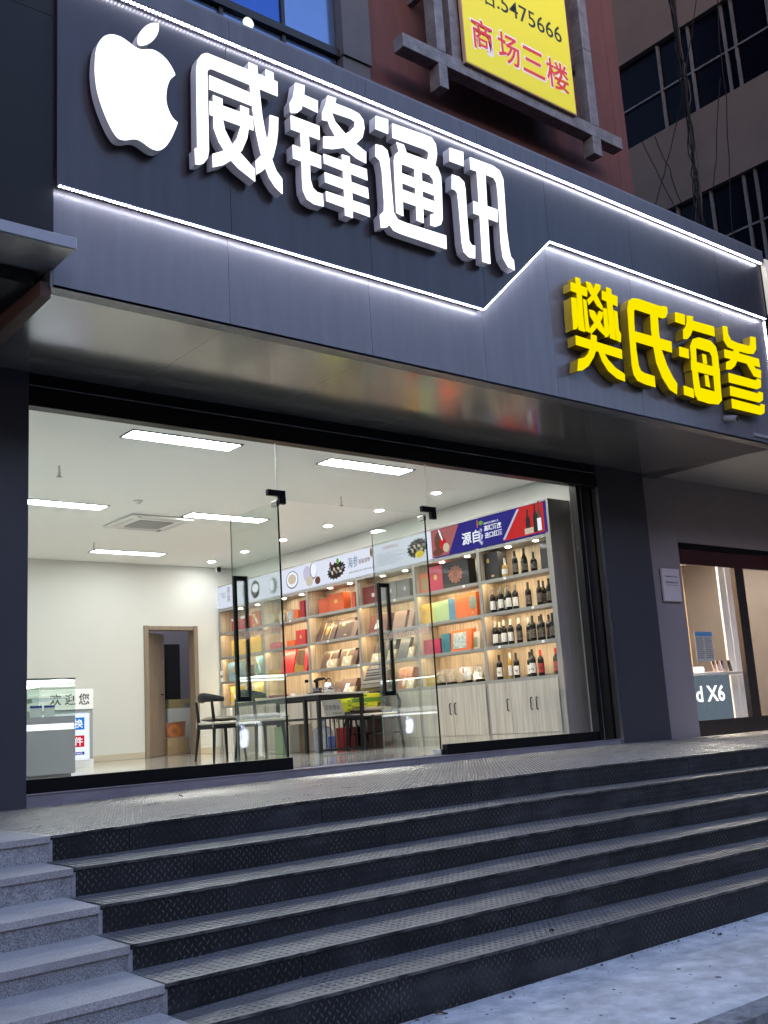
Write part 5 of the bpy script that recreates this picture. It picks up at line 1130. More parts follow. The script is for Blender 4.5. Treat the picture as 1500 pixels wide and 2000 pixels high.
# boxes: px0, px1, top px at px0, row, lean, thickness, colour, label, decoration
def gbox(px0, px1, ytop, row, lean, th, col, label, deco=None, X=None, rough=.5, name='gift_box', cat='box', lift=0., hmax=.37):
    z = ZSH[row]+.0015+lift; X = X or (9.2 if not lean else 9.16)
    y0, y1 = yat(px0, X, z), yat(px1, X, z)
    h = min(max(at(px0,ytop,0,X+lean*.2).z-z, .03), hmax)
    m = mat('box_%d_%d_%d'%tuple(int(c*255) for c in col), col, rough, var=.12, vs_=9, coat=.15)
    dx = lean*h; th_ = min(th, XW-.04-X-dx)
    r = thing(name, label, cat, (X,(y0+y1)/2,z), 'packaged goods on the shelf wall')
    mb = M(); mb.hexa([(X,y1,z),(X+th_,y1,z),(X+th_,y0,z),(X,y0,z),(X+dx,y1,z+h),(X+dx+th_,y1,z+h),(X+dx+th_,y0,z+h),(X+dx,y0,z+h)]); build('box_body', mb, m, r)
    n_ = Vector((-1,0,lean)).normalized()*.0015
    def onf(u, v): 
        return Vector((X+dx*v, y0+(y1-y0)*u, z+h*v))+n_
    def dec(poly, mm, nm='printed_mark', k=1.):
        q = M(); n = len(poly); q.add([onf(u,v)+n_*(k-1) for u,v in poly]+[onf(u,v)-n_*.6 for u,v in poly], [tuple(range(n)),tuple(range(2*n-1,n-1,-1))]+[(i,i+n,(i+1)%n+n,(i+1)%n) for i in range(n)]); build(nm, q, mm, r)
    def ell(cu, cv, ru, rv, mm, n=16, jag=0., k=1.): dec([(cu+ru*(1+jag*(-1)**i)*math.cos(2*math.pi*i/n), cv+rv*(1+jag*(-1)**i)*math.sin(2*math.pi*i/n)) for i in range(n)], mm, k=k)
    G = mat('gold_foil', (.62,.42,.13), .3, .7); Wm = M_WT
    if deco == 'gold': 
        dec([(.3,.05),(.34,.05),(.34,.95),(.3,.95)], G); dec([(.7,.05),(.74,.05),(.74,.95),(.7,.95)], G); ell(.52,.5,.09,.22,G,18,.08,1.2)
    elif deco == 'crest': ell(.35,.72,.09,.09,G,8); ell(.6,.15,.1,.04,G,8)
    elif deco == 'seal': ell(.5,.55,.12,.12,G,12,.12)
    elif deco == 'label': dec([(.55,.4),(.72,.4),(.72,.6),(.55,.6)], mat('silver_tag', (.45,.42,.38), .4))
    elif deco == 'bloom': ell(.5,.5,.26,.32,mat('copper_bloom', (.42,.16,.09), .5, var=1, vs_=40, col2=(.12,.04,.03)),24,.1); ell(.5,.5,.1,.12,mat('copper_bloom_dark', (.2,.07,.05), .5),10,.2,1.4)
    elif deco == 'round': ell(.82,.6,.17,.3,mat('green_print_disc', (.3,.33,.25), .6, var=1, vs_=45, col2=(.1,.15,.12)),18); dec([(.75,.12),(.82,.12),(.82,.22),(.75,.22)], mat('gold_foil', (.62,.42,.13), .3, .7))
    elif deco == 'picture': dec([(.1,.12),(.75,.12),(.75,.88),(.1,.88)], mat('grey_green_print', (.5,.52,.5), .6, var=1, vs_=32, col2=(.2,.3,.28), contrast=(.4,.6)))
    elif deco == 'stripe': dec([(.42,.08),(.5,.08),(.56,.92),(.48,.92)], G); ell(.46,.3,.1,.2,Wm,8)
    elif deco == 'window': dec([(.55,.15),(.95,.15),(.95,.75),(.55,.75)], mat('dull_gold_print', (.3,.22,.1), .5)); dec([(.2,.2),(.3,.2),(.3,.7),(.2,.7)], G)
    elif deco == 'topwhite': dec([(.0,.82),(1,.82),(1,1),(0,1)], Wm)
    elif deco == 'white': dec([(.3,.2),(.55,.2),(.62,.7),(.37,.7)], Wm)
    elif deco == 'flowers':
        for i in range(7): ell(.2+.6*((i*37)%10)/10,.15+.7*((i*53)%10)/10,.12,.09,Wm if i%2 else mat('pale_yellow_print', (.6,.55,.2), .6),9,.15,1+.2*i)
    return r
K=(.012,.012,.014); BR=(.11,.055,.035); DB=(.075,.04,.03); RD=(.5,.03,.035); OR=(.68,.13,.02); YE=(.72,.45,.05)
L = [
 (946,975,1082,3,0,.16,K,'large black gift box at the left end of the top wine shelf','crest'),
 (1058,1076,1057,3,0,.14,K,'tall black box at the right end of the top wine shelf',None),
 (810,838,1124,3,0,.1,OR,'orange box at the left of the top shelf beneath the wine banner','window'),
 (838,867,1108,3,0,.1,(.5,.05,.09),'crimson box between the orange box and the black ornament box','seal'),
 (866,917,1101,3,0,.13,K,'large black box with a copper flower ornament','bloom'),
 (817,847,1183,2,0,.1,YE,'yellow box at the left end under the crimson box','seal'),
 (847,878,1177,2,0,.09,(.38,.52,.25),'pale green box right of the yellow box',None),
 (878,891,1170,2,0,.1,(.07,.22,.33),'narrow blue box between the green and orange boxes',None),
 (891,933,1163,2,0,.12,OR,'wide orange box with a round green print','round'),
 (824,861,1252,1,0,.1,(.4,.02,.07),'dark magenta box low in the bay left of the wines',None),
 (864,881,1239,1,0,.1,(.03,.16,.2),'teal box beside the framed orange picture box',None),
 (881,921,1233,1,.1,.08,OR,'orange box with a grey green picture leaning on the third shelf','picture'),
 (832,850,1321,0,0,.1,(.45,.33,.05),'small mustard box on the lowest shelf left of the clear bags',None),
 (711,741,1148,3,0,.12,(.13,.015,.015),'dark red box with a silver tag on the top shelf','label'),
 (744,775,1140,3,0,.1,(.16,.145,.15),'grey box with a silver tag, left of two','label'),
 (776,801,1134,3,0,.11,(.15,.135,.14),'grey box with a silver tag, right of two','label'),
 (719,754,1204,2,.35,.12,(.15,.045,.03),'reddish brown leaning box with pale print, under the grey boxes','white'),
 (766,790,1196,2,.3,.12,(.3,.17,.12),'pinkish brown leaning box right of the door handle',None),
 (795,805,1192,2,.3,.1,(.3,.17,.12),'partly hidden pinkish brown leaning box at the post',None),
 (724,742,1256,1,.4,.1,DB,'dark brown leaning box behind the picture booklets',None),
 (745,765,1252,1,.4,.08,K,'black leaning box in the bay with the picture booklets',None),
 (776,793,1248,1,.4,.06,(.07,.07,.075),'charcoal leaning box right of the booklets',None),
 (775,801,1306,0,.3,.1,(.35,.13,.08),'copper pink leaning box on the lowest shelf','stripe'),
 (720,748,1312,0,.3,.1,BR,'brown leaning box behind the striped cushion',None),
 (623,643,1171,3,0,.12,(.48,.07,.02),'lower red orange box on the top shelf, left of two',None),
 (642,672,1162,3,0,.13,(.55,.09,.02),'taller red orange box on the top shelf, right of two','seal'),
 (688,694,1157,3,0,.12,(.48,.07,.02),'sliver of a red box against the post',None),
 (616,651,1218,2,.45,.09,DB,'brown leaning box with gold bands and oval','gold'),
 (654,685,1212,2,.4,.09,DB,'brown leaning box with a small gold crest','crest'),
 (682,694,1214,2,.4,.05,(.22,.13,.09),'partly hidden tan leaning box at the post',None),
 (625,655,1274,1,.4,.1,BR,'brown leaning box with gold stripe, left of two on the third shelf','stripe'),
 (659,686,1270,1,.4,.1,BR,'brown leaning box with gold stripe, right of two on the third shelf','stripe'),
 (685,694,1271,1,.35,.06,BR,'partly hidden brown box at the post on the third shelf',None),
 (648,661,1333,0,.4,.1,BR,'small brown leaning box above the tea kettle',None),
 (660,690,1328,0,.4,.1,BR,'brown leaning box with white square above the tea table','white'),
 (560,575,1193,3,0,.1,(.5,.22,.18),'pink box right of the two round gold plates','picture'),
 (576,582,1192,3,0,.1,OR,'tiny orange box beside the pink box',None),
 (586,595,1174,3,0,.1,(.35,.01,.02),'tall deep red box at the post of the second bay',None),
 (528,546,1257,2,0,.1,(.5,.05,.08),'low crimson box behind the frosted door strip',None),
 (561,576,1252,2,0,.1,OR,'small orange box behind the frosted door strip',None),
 (579,597,1232,2,.0,.1,RD,'red square box with an embossed ring','seal'),
 (548,571,1268,1,.25,.03,(.6,.03,.03),'red lid standing upright behind a gold tray, left of two',None),
 (592,599,1266,1,.2,.03,(.6,.03,.03),'red lid standing upright behind a gold tray, right of two',None),
 (525,558,1309,1,0,.12,(.45,.3,.06),'shallow gold tray box on the third shelf, left of two',None),
 (566,600,1302,1,0,.12,(.45,.3,.06),'shallow gold tray box on the third shelf, right of two',None),
 (453,463,1209,3,0,.1,RD,'small red and white box at the far left top shelf','topwhite'),
 (471,484,1204,3,0,.1,RD,'red box seen through the left door handle','topwhite'),
 (493,508,1195,3,0,.1,(.55,.14,.05),'orange box over the dark floral box in the farthest bay','flowers'),
 (453,481,1252,2,0,.12,YE,'yellow box on the second shelf of the farthest bay','seal'),
 (490,510,1244,2,0,.12,YE,'yellow box right of the left door handle','seal'),
 (447,467,1295,1,0,.12,(.22,.36,.45),'pale blue box on the third shelf of the farthest bay','seal'),
 (498,512,1283,1,.12,.06,(.12,.32,.36),'teal picture box with pale flowers leaning in the farthest bay','flowers'),
 (480,487,1299,1,0,.1,(.2,.18,.15),'narrow grey box between the handle bars in the farthest bay',None),
 (451,468,1342,0,0,.12,YE,'gold yellow box on the lowest shelf, farthest left','flowers'),
 (494,513,1334,0,.1,.1,(.6,.45,.12),'gold patterned box right of the left door handle on the lowest shelf','flowers'),
]
for a in L: gbox(*a)
# little white price tags clipped to the shelf lips
for px,row in ((549,3),(566,3),(558,1),(640,2),(700,1),(770,3),(835,2),(905,3),(985,3),(1040,2),(975,1),(1060,1)):
    z = ZSH[row]; y = yat(px,9.11,z); mb = M(); mb.box(9.112,9.1165,y-.02,y+.02,z-.034,z-.006); build('price_tag', mb, M_WT, sh)
# booklets / small cards standing in front of the leaning boxes
for px0,px1,yt,row,lab in ((638,655,1289,1,'small cream gift card box before the left brown box'),(666,684,1283,1,'small cream gift card box before the right brown box'),(724,742,1278,1,'small picture booklet at the left of the booklet row'),(755,769,1270,1,'small picture booklet half behind the door handle'),(795,806,1264,1,'small picture booklet at the right of the booklet row'),(676,690,1342,0,'small cream card box beside the tea kettle'),(793,806,1318,0,'small cream card box beside the copper box')):
    gbox(px0,px1,yt,row,.35,.04,(.5,.42,.28),lab,'flowers',X=9.13,name='card_box',hmax=.14)
# round gold plates
for px,lab in ((531,'round white and gold plate on the top shelf, left of two'),(551,'round white and gold plate on the top shelf, right of two')):
    X = 9.25; z = ZSH[3]; y = yat(px,X,z); R_ = .095
    r = thing('round_plate', lab, 'plate', (X,y,z), 'round plates on the top shelf')
    mb = M(); mb.disc((X,y,z+R_+.012), R_, 'x', 28, .05); build('plate_body', mb, mat('gold_plate_rim', (.6,.45,.2), .3, .5), r)
    mb = M(); mb.disc((X-.003,y,z+R_+.012), R_*.86, 'x', 28, .0025); build('plate_face', mb, mat('white_relief', (.65,.62,.52), .5, var=1, vs_=60, col2=(.35,.33,.24), bump=1., bs=60), r)
    mb = M(); mb.box(X-.02,X+.08,y-.05,y+.05,z+.001,z+.014); build('plate_stand', mb, mat('stand_wood', (.12,.06,.03), .5), r)
# clear bags of cream pieces on little black stands
M_BAGC = mat('cream_fish_maw', (.66,.58,.44), .5, var=1, vs_=38, col2=(.38,.3,.2), bump=1., bs=50); M_FILM = glassmat('clear_film', (.97,.97,.96), .09, .08, .06)
for px0,px1,lab in ((853,871,'clear bag of cream pieces half behind the door edge'),(872,893,'clear bag of cream pieces just right of the door edge'),(900,924,'clear bag of cream pieces with a red tag in the middle'),(929,947,'clear bag of cream pieces at the wine post')):
    X = 9.24; z = ZSH[0]; y0, y1 = yat(px0,X,z), yat(px1,X,z); yc = (y0+y1)/2; w = abs(y0-y1)/2
    r = thing('clear_bag', lab, 'bag', (X,yc,z), 'clear bags of cream pieces on the lowest shelf')
    mb = M(); mb.box(X-.04,X+.05,yc-w*.6,yc+w*.6,z,z+.035,.01); build('bag_stand', mb, M_BLKM, r)
    mb = M()
    for i in range(16):
        cy, cz, cx = yc+rng.uniform(-.75,.75)*w, z+.05+rng.uniform(0,.12), X+rng.uniform(-.02,.03); a = rng.uniform(0,3)
        pts = [(cy+.026*math.cos(a+t)*(1+.3*math.cos(3*t)), cz+.02*math.sin(a+t)) for t in np.linspace(0,2*math.pi,9)[:-1]]
        mb.prism(pts, lambda u,v,d:(d,u,v), cx, cx+.012)
    build('cream_pieces', mb, M_BAGC, r, kind='stuff')
    mb = M(); mb.hexa([(X-.045,yc-w,z+.036),(X+.05,yc-w,z+.036),(X+.05,yc+w,z+.036),(X-.045,yc+w,z+.036),(X-.01,yc-w*.9,z+.2),(X+.015,yc-w*.9,z+.21),(X+.015,yc+w*.85,z+.215),(X-.01,yc+w*.85,z+.205)]); build('film', mb, M_FILM, r)
    if 'red tag' in lab: mb = M(); mb.box(X-.05,X-.046,yc-.012,yc+.012,z+.13,z+.19); build('red_tag', mb, CR, r)
# paper bag with handle
X = 9.2; z = ZSH[1]; y0, y1 = yat(921,X,z), yat(937,X,z)
r = thing('paper_bag', 'cream paper bag with a loop handle and green print at the wine post', 'bag', (X,(y0+y1)/2,z))
mb = M(); mb.hexa([(X,y1,z),(X+.08,y1,z),(X+.08,y0,z),(X,y0,z),(X+.02,y1,z+.22),(X+.06,y1,z+.22),(X+.06,y0,z+.22),(X+.02,y0,z+.22)]); build('bag_body', mb, mat('cream_paper', (.55,.5,.4), .7), r)
mb = M(); mb.box(X+.0,X+.001,y1+.03,y0-.05,z+.03,z+.15); build('green_print', mb, mat('green_bag_print', (.15,.2,.1), .6, var=1, vs_=40, col2=(.35,.35,.2)), r)
mb = M(); yc = (y0+y1)/2; mb.tube([(X+.03,yc+.04*math.cos(t),z+.22+.1*math.sin(t)) for t in np.linspace(0,math.pi,9)], .004, 6); build('handle', mb, mat('cream_paper', (.55,.5,.4), .7), r)

# ================================================================ FURNITURE
M_CHB = mat('black_stained_wood', (.008,.008,.009), .45, spec=.3); M_SEAT = mat('cream_seat_pad', (.6,.56,.48), .6); M_CUSH = mat('olive_grey_cushion', (.24,.215,.17), .9, var=.4, vs_=14, bump=.6, bs=24)
def softbox(mb, x0,x1,y0,y1,z0,z1,n=8,seed=0,puff=.5):
    """pillow: grid top and bottom"""
    g = np.random.default_rng(seed); V=[];F=[]; zc = (z0+z1)/2; h = (z1-z0)/2
    for s_ in (1,-1):
        for i in range(n+1):
            for j in range(n+1):
                u, v = i/n*2-1, j/n*2-1; k = (max(0,1-abs(u)**3.2)*max(0,1-abs(v)**3.2))**puff
                b_ = .12*math.sin(5*u+seed)*math.sin(6*v+1)
                V.append((x0+(x1-x0)*i/n, y0+(y1-y0)*j/n, zc+s_*h*k*(1+b_)))
    o = (n+1)**2
    for i in range(n):
        for j in range(n):
            a = i*(n+1)+j; F += [(a,a+n+1,a+n+2,a+1),(o+a,o+a+1,o+a+n+2,o+a+n+1)]
    mb.add(V,F); return mb
def chair(label, loc, rot, cushion=True):
    r = thing('horn_chair', label, 'chair', (0,0,0), 'black horn-back chairs around the tea table', local=True)
    L_ = M(); s_ = .2
    for sx,sy in ((-1,1),(-1,-1),(1,1),(1,-1)):
        mb = M(); f = Vector((sx*(s_+.03),sy*(s_+.03),0)); t = Vector((sx*s_*.95,sy*s_*.95,.44)); 
        if sx < 0: mb.tube([f,t,(sx*(s_+.02),sy*s_*.98,.73)], [.015,.024,.017], 8)
        else: mb.tube([f,t], [.015,.024], 8)
        build('leg', mb, M_CHB, r, smooth=True)
    mb = M(); mb.box(-.2,.21,-.21,.21,.385,.44,.006); build('seat_frame', mb, M_CHB, r)
    mb = M(); mb.box(-.21,.23,-.225,.225,.441,.475,.014); build('seat_pad', mb, M_SEAT, r)
    mb = M(); P = []; Rr = []
    for t in np.linspace(-1,1,13):
        P.append((-.24+.16*t*t*abs(t)**.3 - .0, t*.26, .745+.02*(1-t*t))); Rr.append(.017+.018*(1-abs(t)**2.))
    mb.tube(P, Rr, 10); mb.v = [(x,y,.745+(z-.745)*1.7) for x,y,z in mb.v]; build('horn_rail', mb, M_CHB, r, smooth=True)
    if cushion:
        c = thing('seat_cushion', 'quilted olive cushion on the '+label.split(' with')[0].split(', seen')[0], 'cushion', (0,0,0), 'olive seat cushions on the black chairs', local=True)
        mb = M(); softbox(mb,-.2,.22,-.21,.21,0,.065,8,int(abs(loc[0])*10)); build('cushion_body', mb, M_CUSH, c, smooth=True)
        for s2 in (-1,1): mb = M(); mb.tube([(-.19,s2*.19,.03),(-.215,s2*.2,.0),(-.22,s2*.21,-.07)], .004, 5); build('tie', mb, M_SEAT, c)
        c.location = (loc[0],loc[1],loc[2]+.476); c.rotation_euler = (0,0,rot)
    r.location = loc; r.rotation_euler = (0,0,rot); return r
chair('black chair nearest the rear doorway with its back to the left', (6.80,yat(404,6.60,FZ),FZ), .0)
chair('black chair second from the left, seen through the left door leaf', (7.02,yat(481,6.80,FZ)+.0,FZ), .03)
AX = 8.72; AY = yat(731, AX, FZ)
r = thing('round_arm_chair', 'black round-backed armchair at the right side of the tea table', 'chair', (0,0,0), local=True)
for sx_, sy_ in ((-1,1),(-1,-1),(1,1),(1,-1)):
    mb = M()
    if sx_ < 0: mb.tube([(-.30,sy_*.26,0),(-.25,sy_*.24,.44),(-.26,sy_*.27,.60),(-.2,sy_*.29,.70)], [.016,.025,.02,.016], 8)
    else: mb.tube([(.25,sy_*.25,0),(.23,sy_*.235,.44)], [.016,.025], 8)
    build('leg', mb, M_CHB, r, smooth=True)
for sy_ in (-1,1):
    mb = M(); mb.tube([(-.25,sy_*.24,.2),(.23,sy_*.235,.2)], .011, 6); build('stretcher', mb, M_CHB, r)
mb = M(); mb.box(-.25,.25,-.25,.25,.385,.43,.008); build('seat_frame', mb, M_CHB, r)
mb = M(); mb.box(-.24,.26,-.255,.255,.431,.468,.014); build('seat_pad', mb, M_SEAT, r)
mb = M(); ts = np.linspace(-1.75,1.75,21)
mb.tube([(-.02-.27*math.cos(t),.30*math.sin(t),.70+.04*math.cos(t)) for t in ts], [.015+.014*math.cos(t/1.75*1.4)**2 for t in ts], 10); build('arm_rail', mb, M_CHB, r, smooth=True)
mb = M(); mb.hexa([(-.26,-.035,.44),(-.25,-.035,.44),(-.25,.035,.44),(-.26,.035,.44),(-.30,-.07,.73),(-.29,-.07,.73),(-.29,.07,.73),(-.30,.07,.73)]); build('back_splat', mb, M_CHB, r)
r.location = (AX,AY,FZ); r.rotation_euler = (0,0,math.pi+.12)
c = thing('seat_cushion', 'quilted pale olive cushion on the round-backed armchair', 'cushion', (0,0,0), 'olive seat cushions on the black chairs', local=True)
mb = M(); softbox(mb,-.24,.25,-.24,.24,0,.08,8,5); build('cushion_body', mb, M_CUSH, c, smooth=True); c.location = (AX,AY,FZ+.47); c.rotation_euler = (0,0,math.pi+.12)
# tea table
TX0, TX1, TY0, TY1, TZ = 7.76, 8.50, 10.86, 12.9, FZ+.75
tt = thing('tea_table', 'long black framed tea table with a pale top', 'table', (8.1,11.9,FZ))
M_FR = mat('black_square_tube', (.009,.0095,.011), .45, spec=.35)
mb = M(); mb.box(TX0-.03,TX1+.03,TY0-.04,TY1+.03,TZ-.022,TZ,.004); build('tabletop', mb, mat('pale_stone_top', (.42,.4,.37), .3), tt)
for x in (TX0,TX1-.045):
    for y in (TY0,TY1-.045):
        mb = M(); mb.box(x,x+.045,y,y+.045,FZ,TZ-.0225,.003); build('leg', mb, M_FR, tt)
for y in (TY0+.3,):
    mb = M(); mb.box(TX0,TX0+.045,y,y+.045,FZ,TZ-.0225,.003); build('leg', mb, M_FR, tt)
for a in ((TX0+.046,TX1-.046,TY0+.005,TY0+.04,TZ-.07,TZ-.023),(TX0+.005,TX0+.04,TY0+.046,TY1-.046,TZ-.07,TZ-.023),(TX1-.04,TX1-.005,TY0+.046,TY1-.046,TZ-.07,TZ-.023),(TX0+.046,TX1-.046,TY0+.005,TY0+.04,FZ+.02,FZ+.05),(TX0+.005,TX0+.04,TY0+.346,TY1-.046,FZ+.42,FZ+.45),(TX0+.046,TX1-.046,TY0+.005,TY0+.04,FZ+.42,FZ+.45)):
    mb = M(); mb.box(*a); build('rail', mb, M_FR, tt)
for i in range(9):
    x = TX0+.11+i*.07; mb = M(); mb.box(x,x+.012,TY0+.015,TY0+.027,FZ+.051,FZ+.419); build('bar', mb, M_FR, tt)
mb = M(); mb.box(TX0+.046,TX1-.046,TY0+.05,TY1-.05,FZ+.425,FZ+.44); build('lower_shelf', mb, M_FR, tt)
# plaque under the table
A = (7.80,TY0+.0); z = FZ+.455
r = thing('counter_plaque', 'grey metal name plaque leaning on the lower shelf of the tea table', 'plaque', (7.8,TY0-.02,z))
mb = M(); mb.hexa([(7.86,TY0-.02,z),(8.16,TY0-.02,z),(8.16,TY0-.012,z),(7.86,TY0-.012,z),(7.80,TY0-.02,z+.2),(8.10,TY0-.02,z+.2),(8.10,TY0-.012,z+.2),(7.80,TY0-.012,z+.2)]); build('plate', mb, mat('grey_plate', (.3,.31,.3), .35, .4), r)
text('lettering','正在营业',M_BT,(7.85,TY0-.021,z+.08),(1,0,0),(-.2,0,1),1,r,fit=(.24,.06)); text('lettering','欢迎光临',M_BT,(7.97,TY0-.021,z+.02),(1,0,0),(-.2,0,1),1,r,fit=(.14,.025))
# things on the tea table
def onT(px, y_): return None
M_CLR = glassmat('clear_jar_glass', (.95,.97,.96), .08)
def tz(px, X=7.85): return yat(px, X, TZ)
y = tz(600,8.0); r = thing('water_bottle', 'clear bottle with a black cap at the left of the tea things', 'bottle', (8.0,y,TZ))
mb = M(); mb.lathe([(.03,0),(.032,.005),(.032,.12),(.018,.15),(.018,.165)], (8.0,y,TZ), 14); build('glass', mb, M_CLR, r, smooth=True)
mb = M(); mb.lathe([(.026,.166),(.026,.2),(.02,.203)], (8.0,y,TZ), 14); build('cap', mb, M_BLKM, r, smooth=True)
y = tz(620,8.0); r = thing('electric_kettle', 'black and glass kettle with an angled pump spout on its tray', 'kettle', (8.0,y,TZ))
mb = M(); mb.box(7.9,8.1,y-.09,y+.09,TZ,TZ+.02,.006); build('base_tray', mb, M_BLKM, r)
mb = M(); mb.lathe([(.06,.021),(.065,.03),(.065,.075),(.045,.09)], (8.0,y,TZ), 16); build('jar', mb, mat('dark_chrome', (.25,.25,.26), .12, .9), r, smooth=True)
mb = M(); mb.tube([(8.0,y,TZ+.09),(8.0,y,TZ+.17)], .022, 10); mb.tube([(7.96,y+.0,TZ+.165),(8.02,y-.0,TZ+.19),(8.10,y-.02,TZ+.2),(8.13,y-.02,TZ+.19)], [.02,.024,.016,.01], 8); build('pump_head', mb, M_BLKM, r, smooth=True)
y = tz(643,8.05); r = thing('steel_kettle', 'shiny round steel kettle beside the pump kettle', 'kettle', (8.05,y,TZ))
mb = M(); mb.lathe([(.055,.0),(.075,.02),(.08,.06),(.07,.11),(.045,.14),(.015,.15)], (8.05,y,TZ), 18); build('kettle_body', mb, mat('chrome', (.6,.6,.6), .06, 1.), r, smooth=True)
mb = M(); mb.tube([(8.05,y+.07,TZ+.09)]+[(8.05,y+.08*math.cos(t),TZ+.1+.09*math.sin(t)) for t in np.linspace(.3,2.8,8)], .007, 6); build('handle', mb, M_BLKM, r)
for px,X,lab in ((573,8.1,'small white cup on the tea table'),(660,8.2,'small glass cup by the steel kettle')):
    y = tz(px,X); mb = M(); mb.lathe([(.022,0),(.032,.01),(.036,.05),(.033,.05),(.02,.012)], (X,y,TZ), 14); build('tea_cup', mb, M_WHITE if 'white' in lab else M_CLR, label=lab, cat='cup', smooth=True)
# reddish tea tray left
y = tz(545,8.1); r = thing('tea_tray', 'round reddish wooden tray on the far part of the tea table', 'tray', (8.1,y,TZ)); mb = M(); mb.lathe([(.13,0),(.14,.02),(.14,.045),(.12,.045),(.11,.02)], (8.1,y,TZ), 24); build('tray_body', mb, mat('red_wood', (.22,.06,.04), .4), r, smooth=True)
# water jug behind the bars
X, y = 8.02, 11.15
r = thing('water_jug', 'large clear blue water jug standing behind the table bars', 'water jug', (X,y,FZ))
M_JUG = glassmat('blue_jug', (.72,.82,.95), .08, .02, .12)
mb = M(); mb.lathe([(.12,0),(.135,.02),(.135,.13),(.128,.14),(.135,.15),(.135,.26),(.11,.31),(.04,.34),(.03,.40)], (X,y,FZ), 20); build('jug_body', mb, M_JUG, r, smooth=True)
mb = M(); mb.lathe([(.032,.401),(.032,.42),(.02,.425)], (X,y,FZ), 12); build('cap', mb, mat('blue_cap', (.05,.15,.5), .4), r)
mb = M(); mb.box(X-.02,X+.08,y-.139,y-.136,FZ+.05,FZ+.2); build('label', mb, mat('blue_label', (.04,.08,.3), .4), r)
def fbox(name, px0, px1, Y, dy, h, m, label, cat, z=FZ, c=.006):
    Rt = RM.T
    def xat(px): 
        a = (px-750)/FPX; A = Rt[0]-a*Rt[2]; return -(A[1]*Y+A[2]*(z-CAMZ))/A[0]
    mb = M(); mb.box(xat(px0),xat(px1),Y,Y+dy,z,z+h,c); return build(name, mb, m, label=label, cat=cat)
r = fbox('red_gift_bag', 666, 696, 11.5, .1, .3, mat('coral_red_paper', (.62,.05,.045), .5), 'bright red gift bag on the floor behind the chair legs', 'bag')
fbox('brown_box', 694, 735, 11.7, .2, .3, mat('dark_brown_card', (.09,.05,.035), .5), 'dark brown box on the floor between the chair and the cabinets', 'box')
fbox('waste_bin', 586, 613, 12.1, .25, .38, mat('cream_plastic', (.5,.48,.42), .4), 'cream waste bin under the tea table', 'bin')
fbox('green_bin', 553, 566, 11.8, .2, .36, mat('green_plastic', (.2,.28,.14), .5), 'narrow green bin behind the left door leaf', 'bin')
fbox('white_leaning_board', 452, 538, 15.2, .12, .72, M_WHITE, 'flat white board leaning against the farthest cabinets', 'board')  # a plain flat white board, no heater
# stool with yellow boxes and brown case
sx = 8.86; sy = yat(690, sx, FZ+.4); zs_ = at(690,1390,0,sx).z-FZ
r = thing('low_stool', 'low black stool behind the tea table carrying yellow boxes', 'stool', (sx,sy,FZ))
mb = M(); mb.lathe([(.2,zs_-.1),(.26,zs_-.08),(.26,zs_-.02),(.22,zs_)], (sx,sy,FZ), 20); build('seat', mb, M_CHB, r, smooth=True)
for k in range(4):
    t = k*math.pi/2+.6; mb = M(); mb.tube([(sx+.1*math.cos(t),sy+.1*math.sin(t),FZ+zs_-.09),(sx+.24*math.cos(t),sy+.24*math.sin(t),FZ)], .014, 8); build('leg', mb, M_CHB, r)
YBX = mat('lime_yellow_card', (.6,.62,.03), .5)
k = 0
zt_b = at(690,1357,0,sx).z; hb = (zt_b-(FZ+zs_))/4
for si,(pa,pb_) in enumerate(((666,696),(697,728))):
    ya, yb = yat(pa,sx-.05,FZ+.5), yat(pb_,sx-.05,FZ+.5)
    for q in range(4):
        mb = M(); z = FZ+zs_+.001+q*hb; j = rng.uniform(-.008,.008); mb.box(sx-.12+j,sx+.1+j,yb+.004+j*.4,ya-.004+j*.4,z,z+hb-.002,.003)
        gb_ = q == 2 and si; col_ = mat('green_card', (.12,.25,.02), .5) if gb_ else YBX
        o = build('small_box', mb, col_, label='%s box, %s in the %s stack behind the tea table'%('green' if gb_ else 'lime yellow', ['lowest','second from below','third from below','topmost'][q], 'right' if si else 'left'), cat='box', group='small stacked boxes behind the tea table')
        mb = M(); mb.box(sx-.1225+j,sx-.1205+j,yb+.03,yb+.09,z+hb*.3,z+hb*.7); build('printed_mark', mb, mat('green_card', (.12,.25,.02), .5), o)
XC = 8.98
ya, yb = yat(724,XC,FZ+.6), yat(752,XC,FZ+.6)
zcs = at(738,1372,0,XC).z; mb = M(); mb.box(XC-.08,XC+.1,yb,ya,FZ+.001,zcs-.0); 
build('brown_case', mb, mat('dark_brown_card', (.09,.05,.035), .5), label='upright dark brown case under the striped cushion', cat='case')
c4 = [at(703,1352,0,XC-.04), at(754,1344,0,XC-.04), at(757,1297,0,XC+.08), at(722,1301,0,XC+.08)]
zb_c = c4[0].z
r = thing('striped_cushion', 'tall grey and black striped cushion propped up behind the armchair', 'cushion', (XC,c4[0].y,zb_c))
mb = M(); softbox(mb,0,1,0,1,-.055,.055,12,3,.35)
mb.v = [tuple(((c4[0]*(1-x)+c4[1]*x)*(1-y)+(c4[3]*(1-x)+c4[2]*x)*y)+Vector((-z,0,0))) for x,y,z in mb.v]
ms = bpy.data.materials.new('striped_wool'); ms.use_nodes = True; nt = ms.node_tree; N = nt.nodes; Lk = nt.links; b_ = N['Principled BSDF']; b_.inputs['Roughness'].default_value = .95
tc = N.new('ShaderNodeTexCoord'); se = N.new('ShaderNodeSeparateXYZ'); Lk.new(tc.outputs['Object'], se.inputs[0]); mu = N.new('ShaderNodeMath'); mu.operation = 'MULTIPLY'; mu.inputs[1].default_value = 2.9; Lk.new(se.outputs[2], mu.inputs[0])
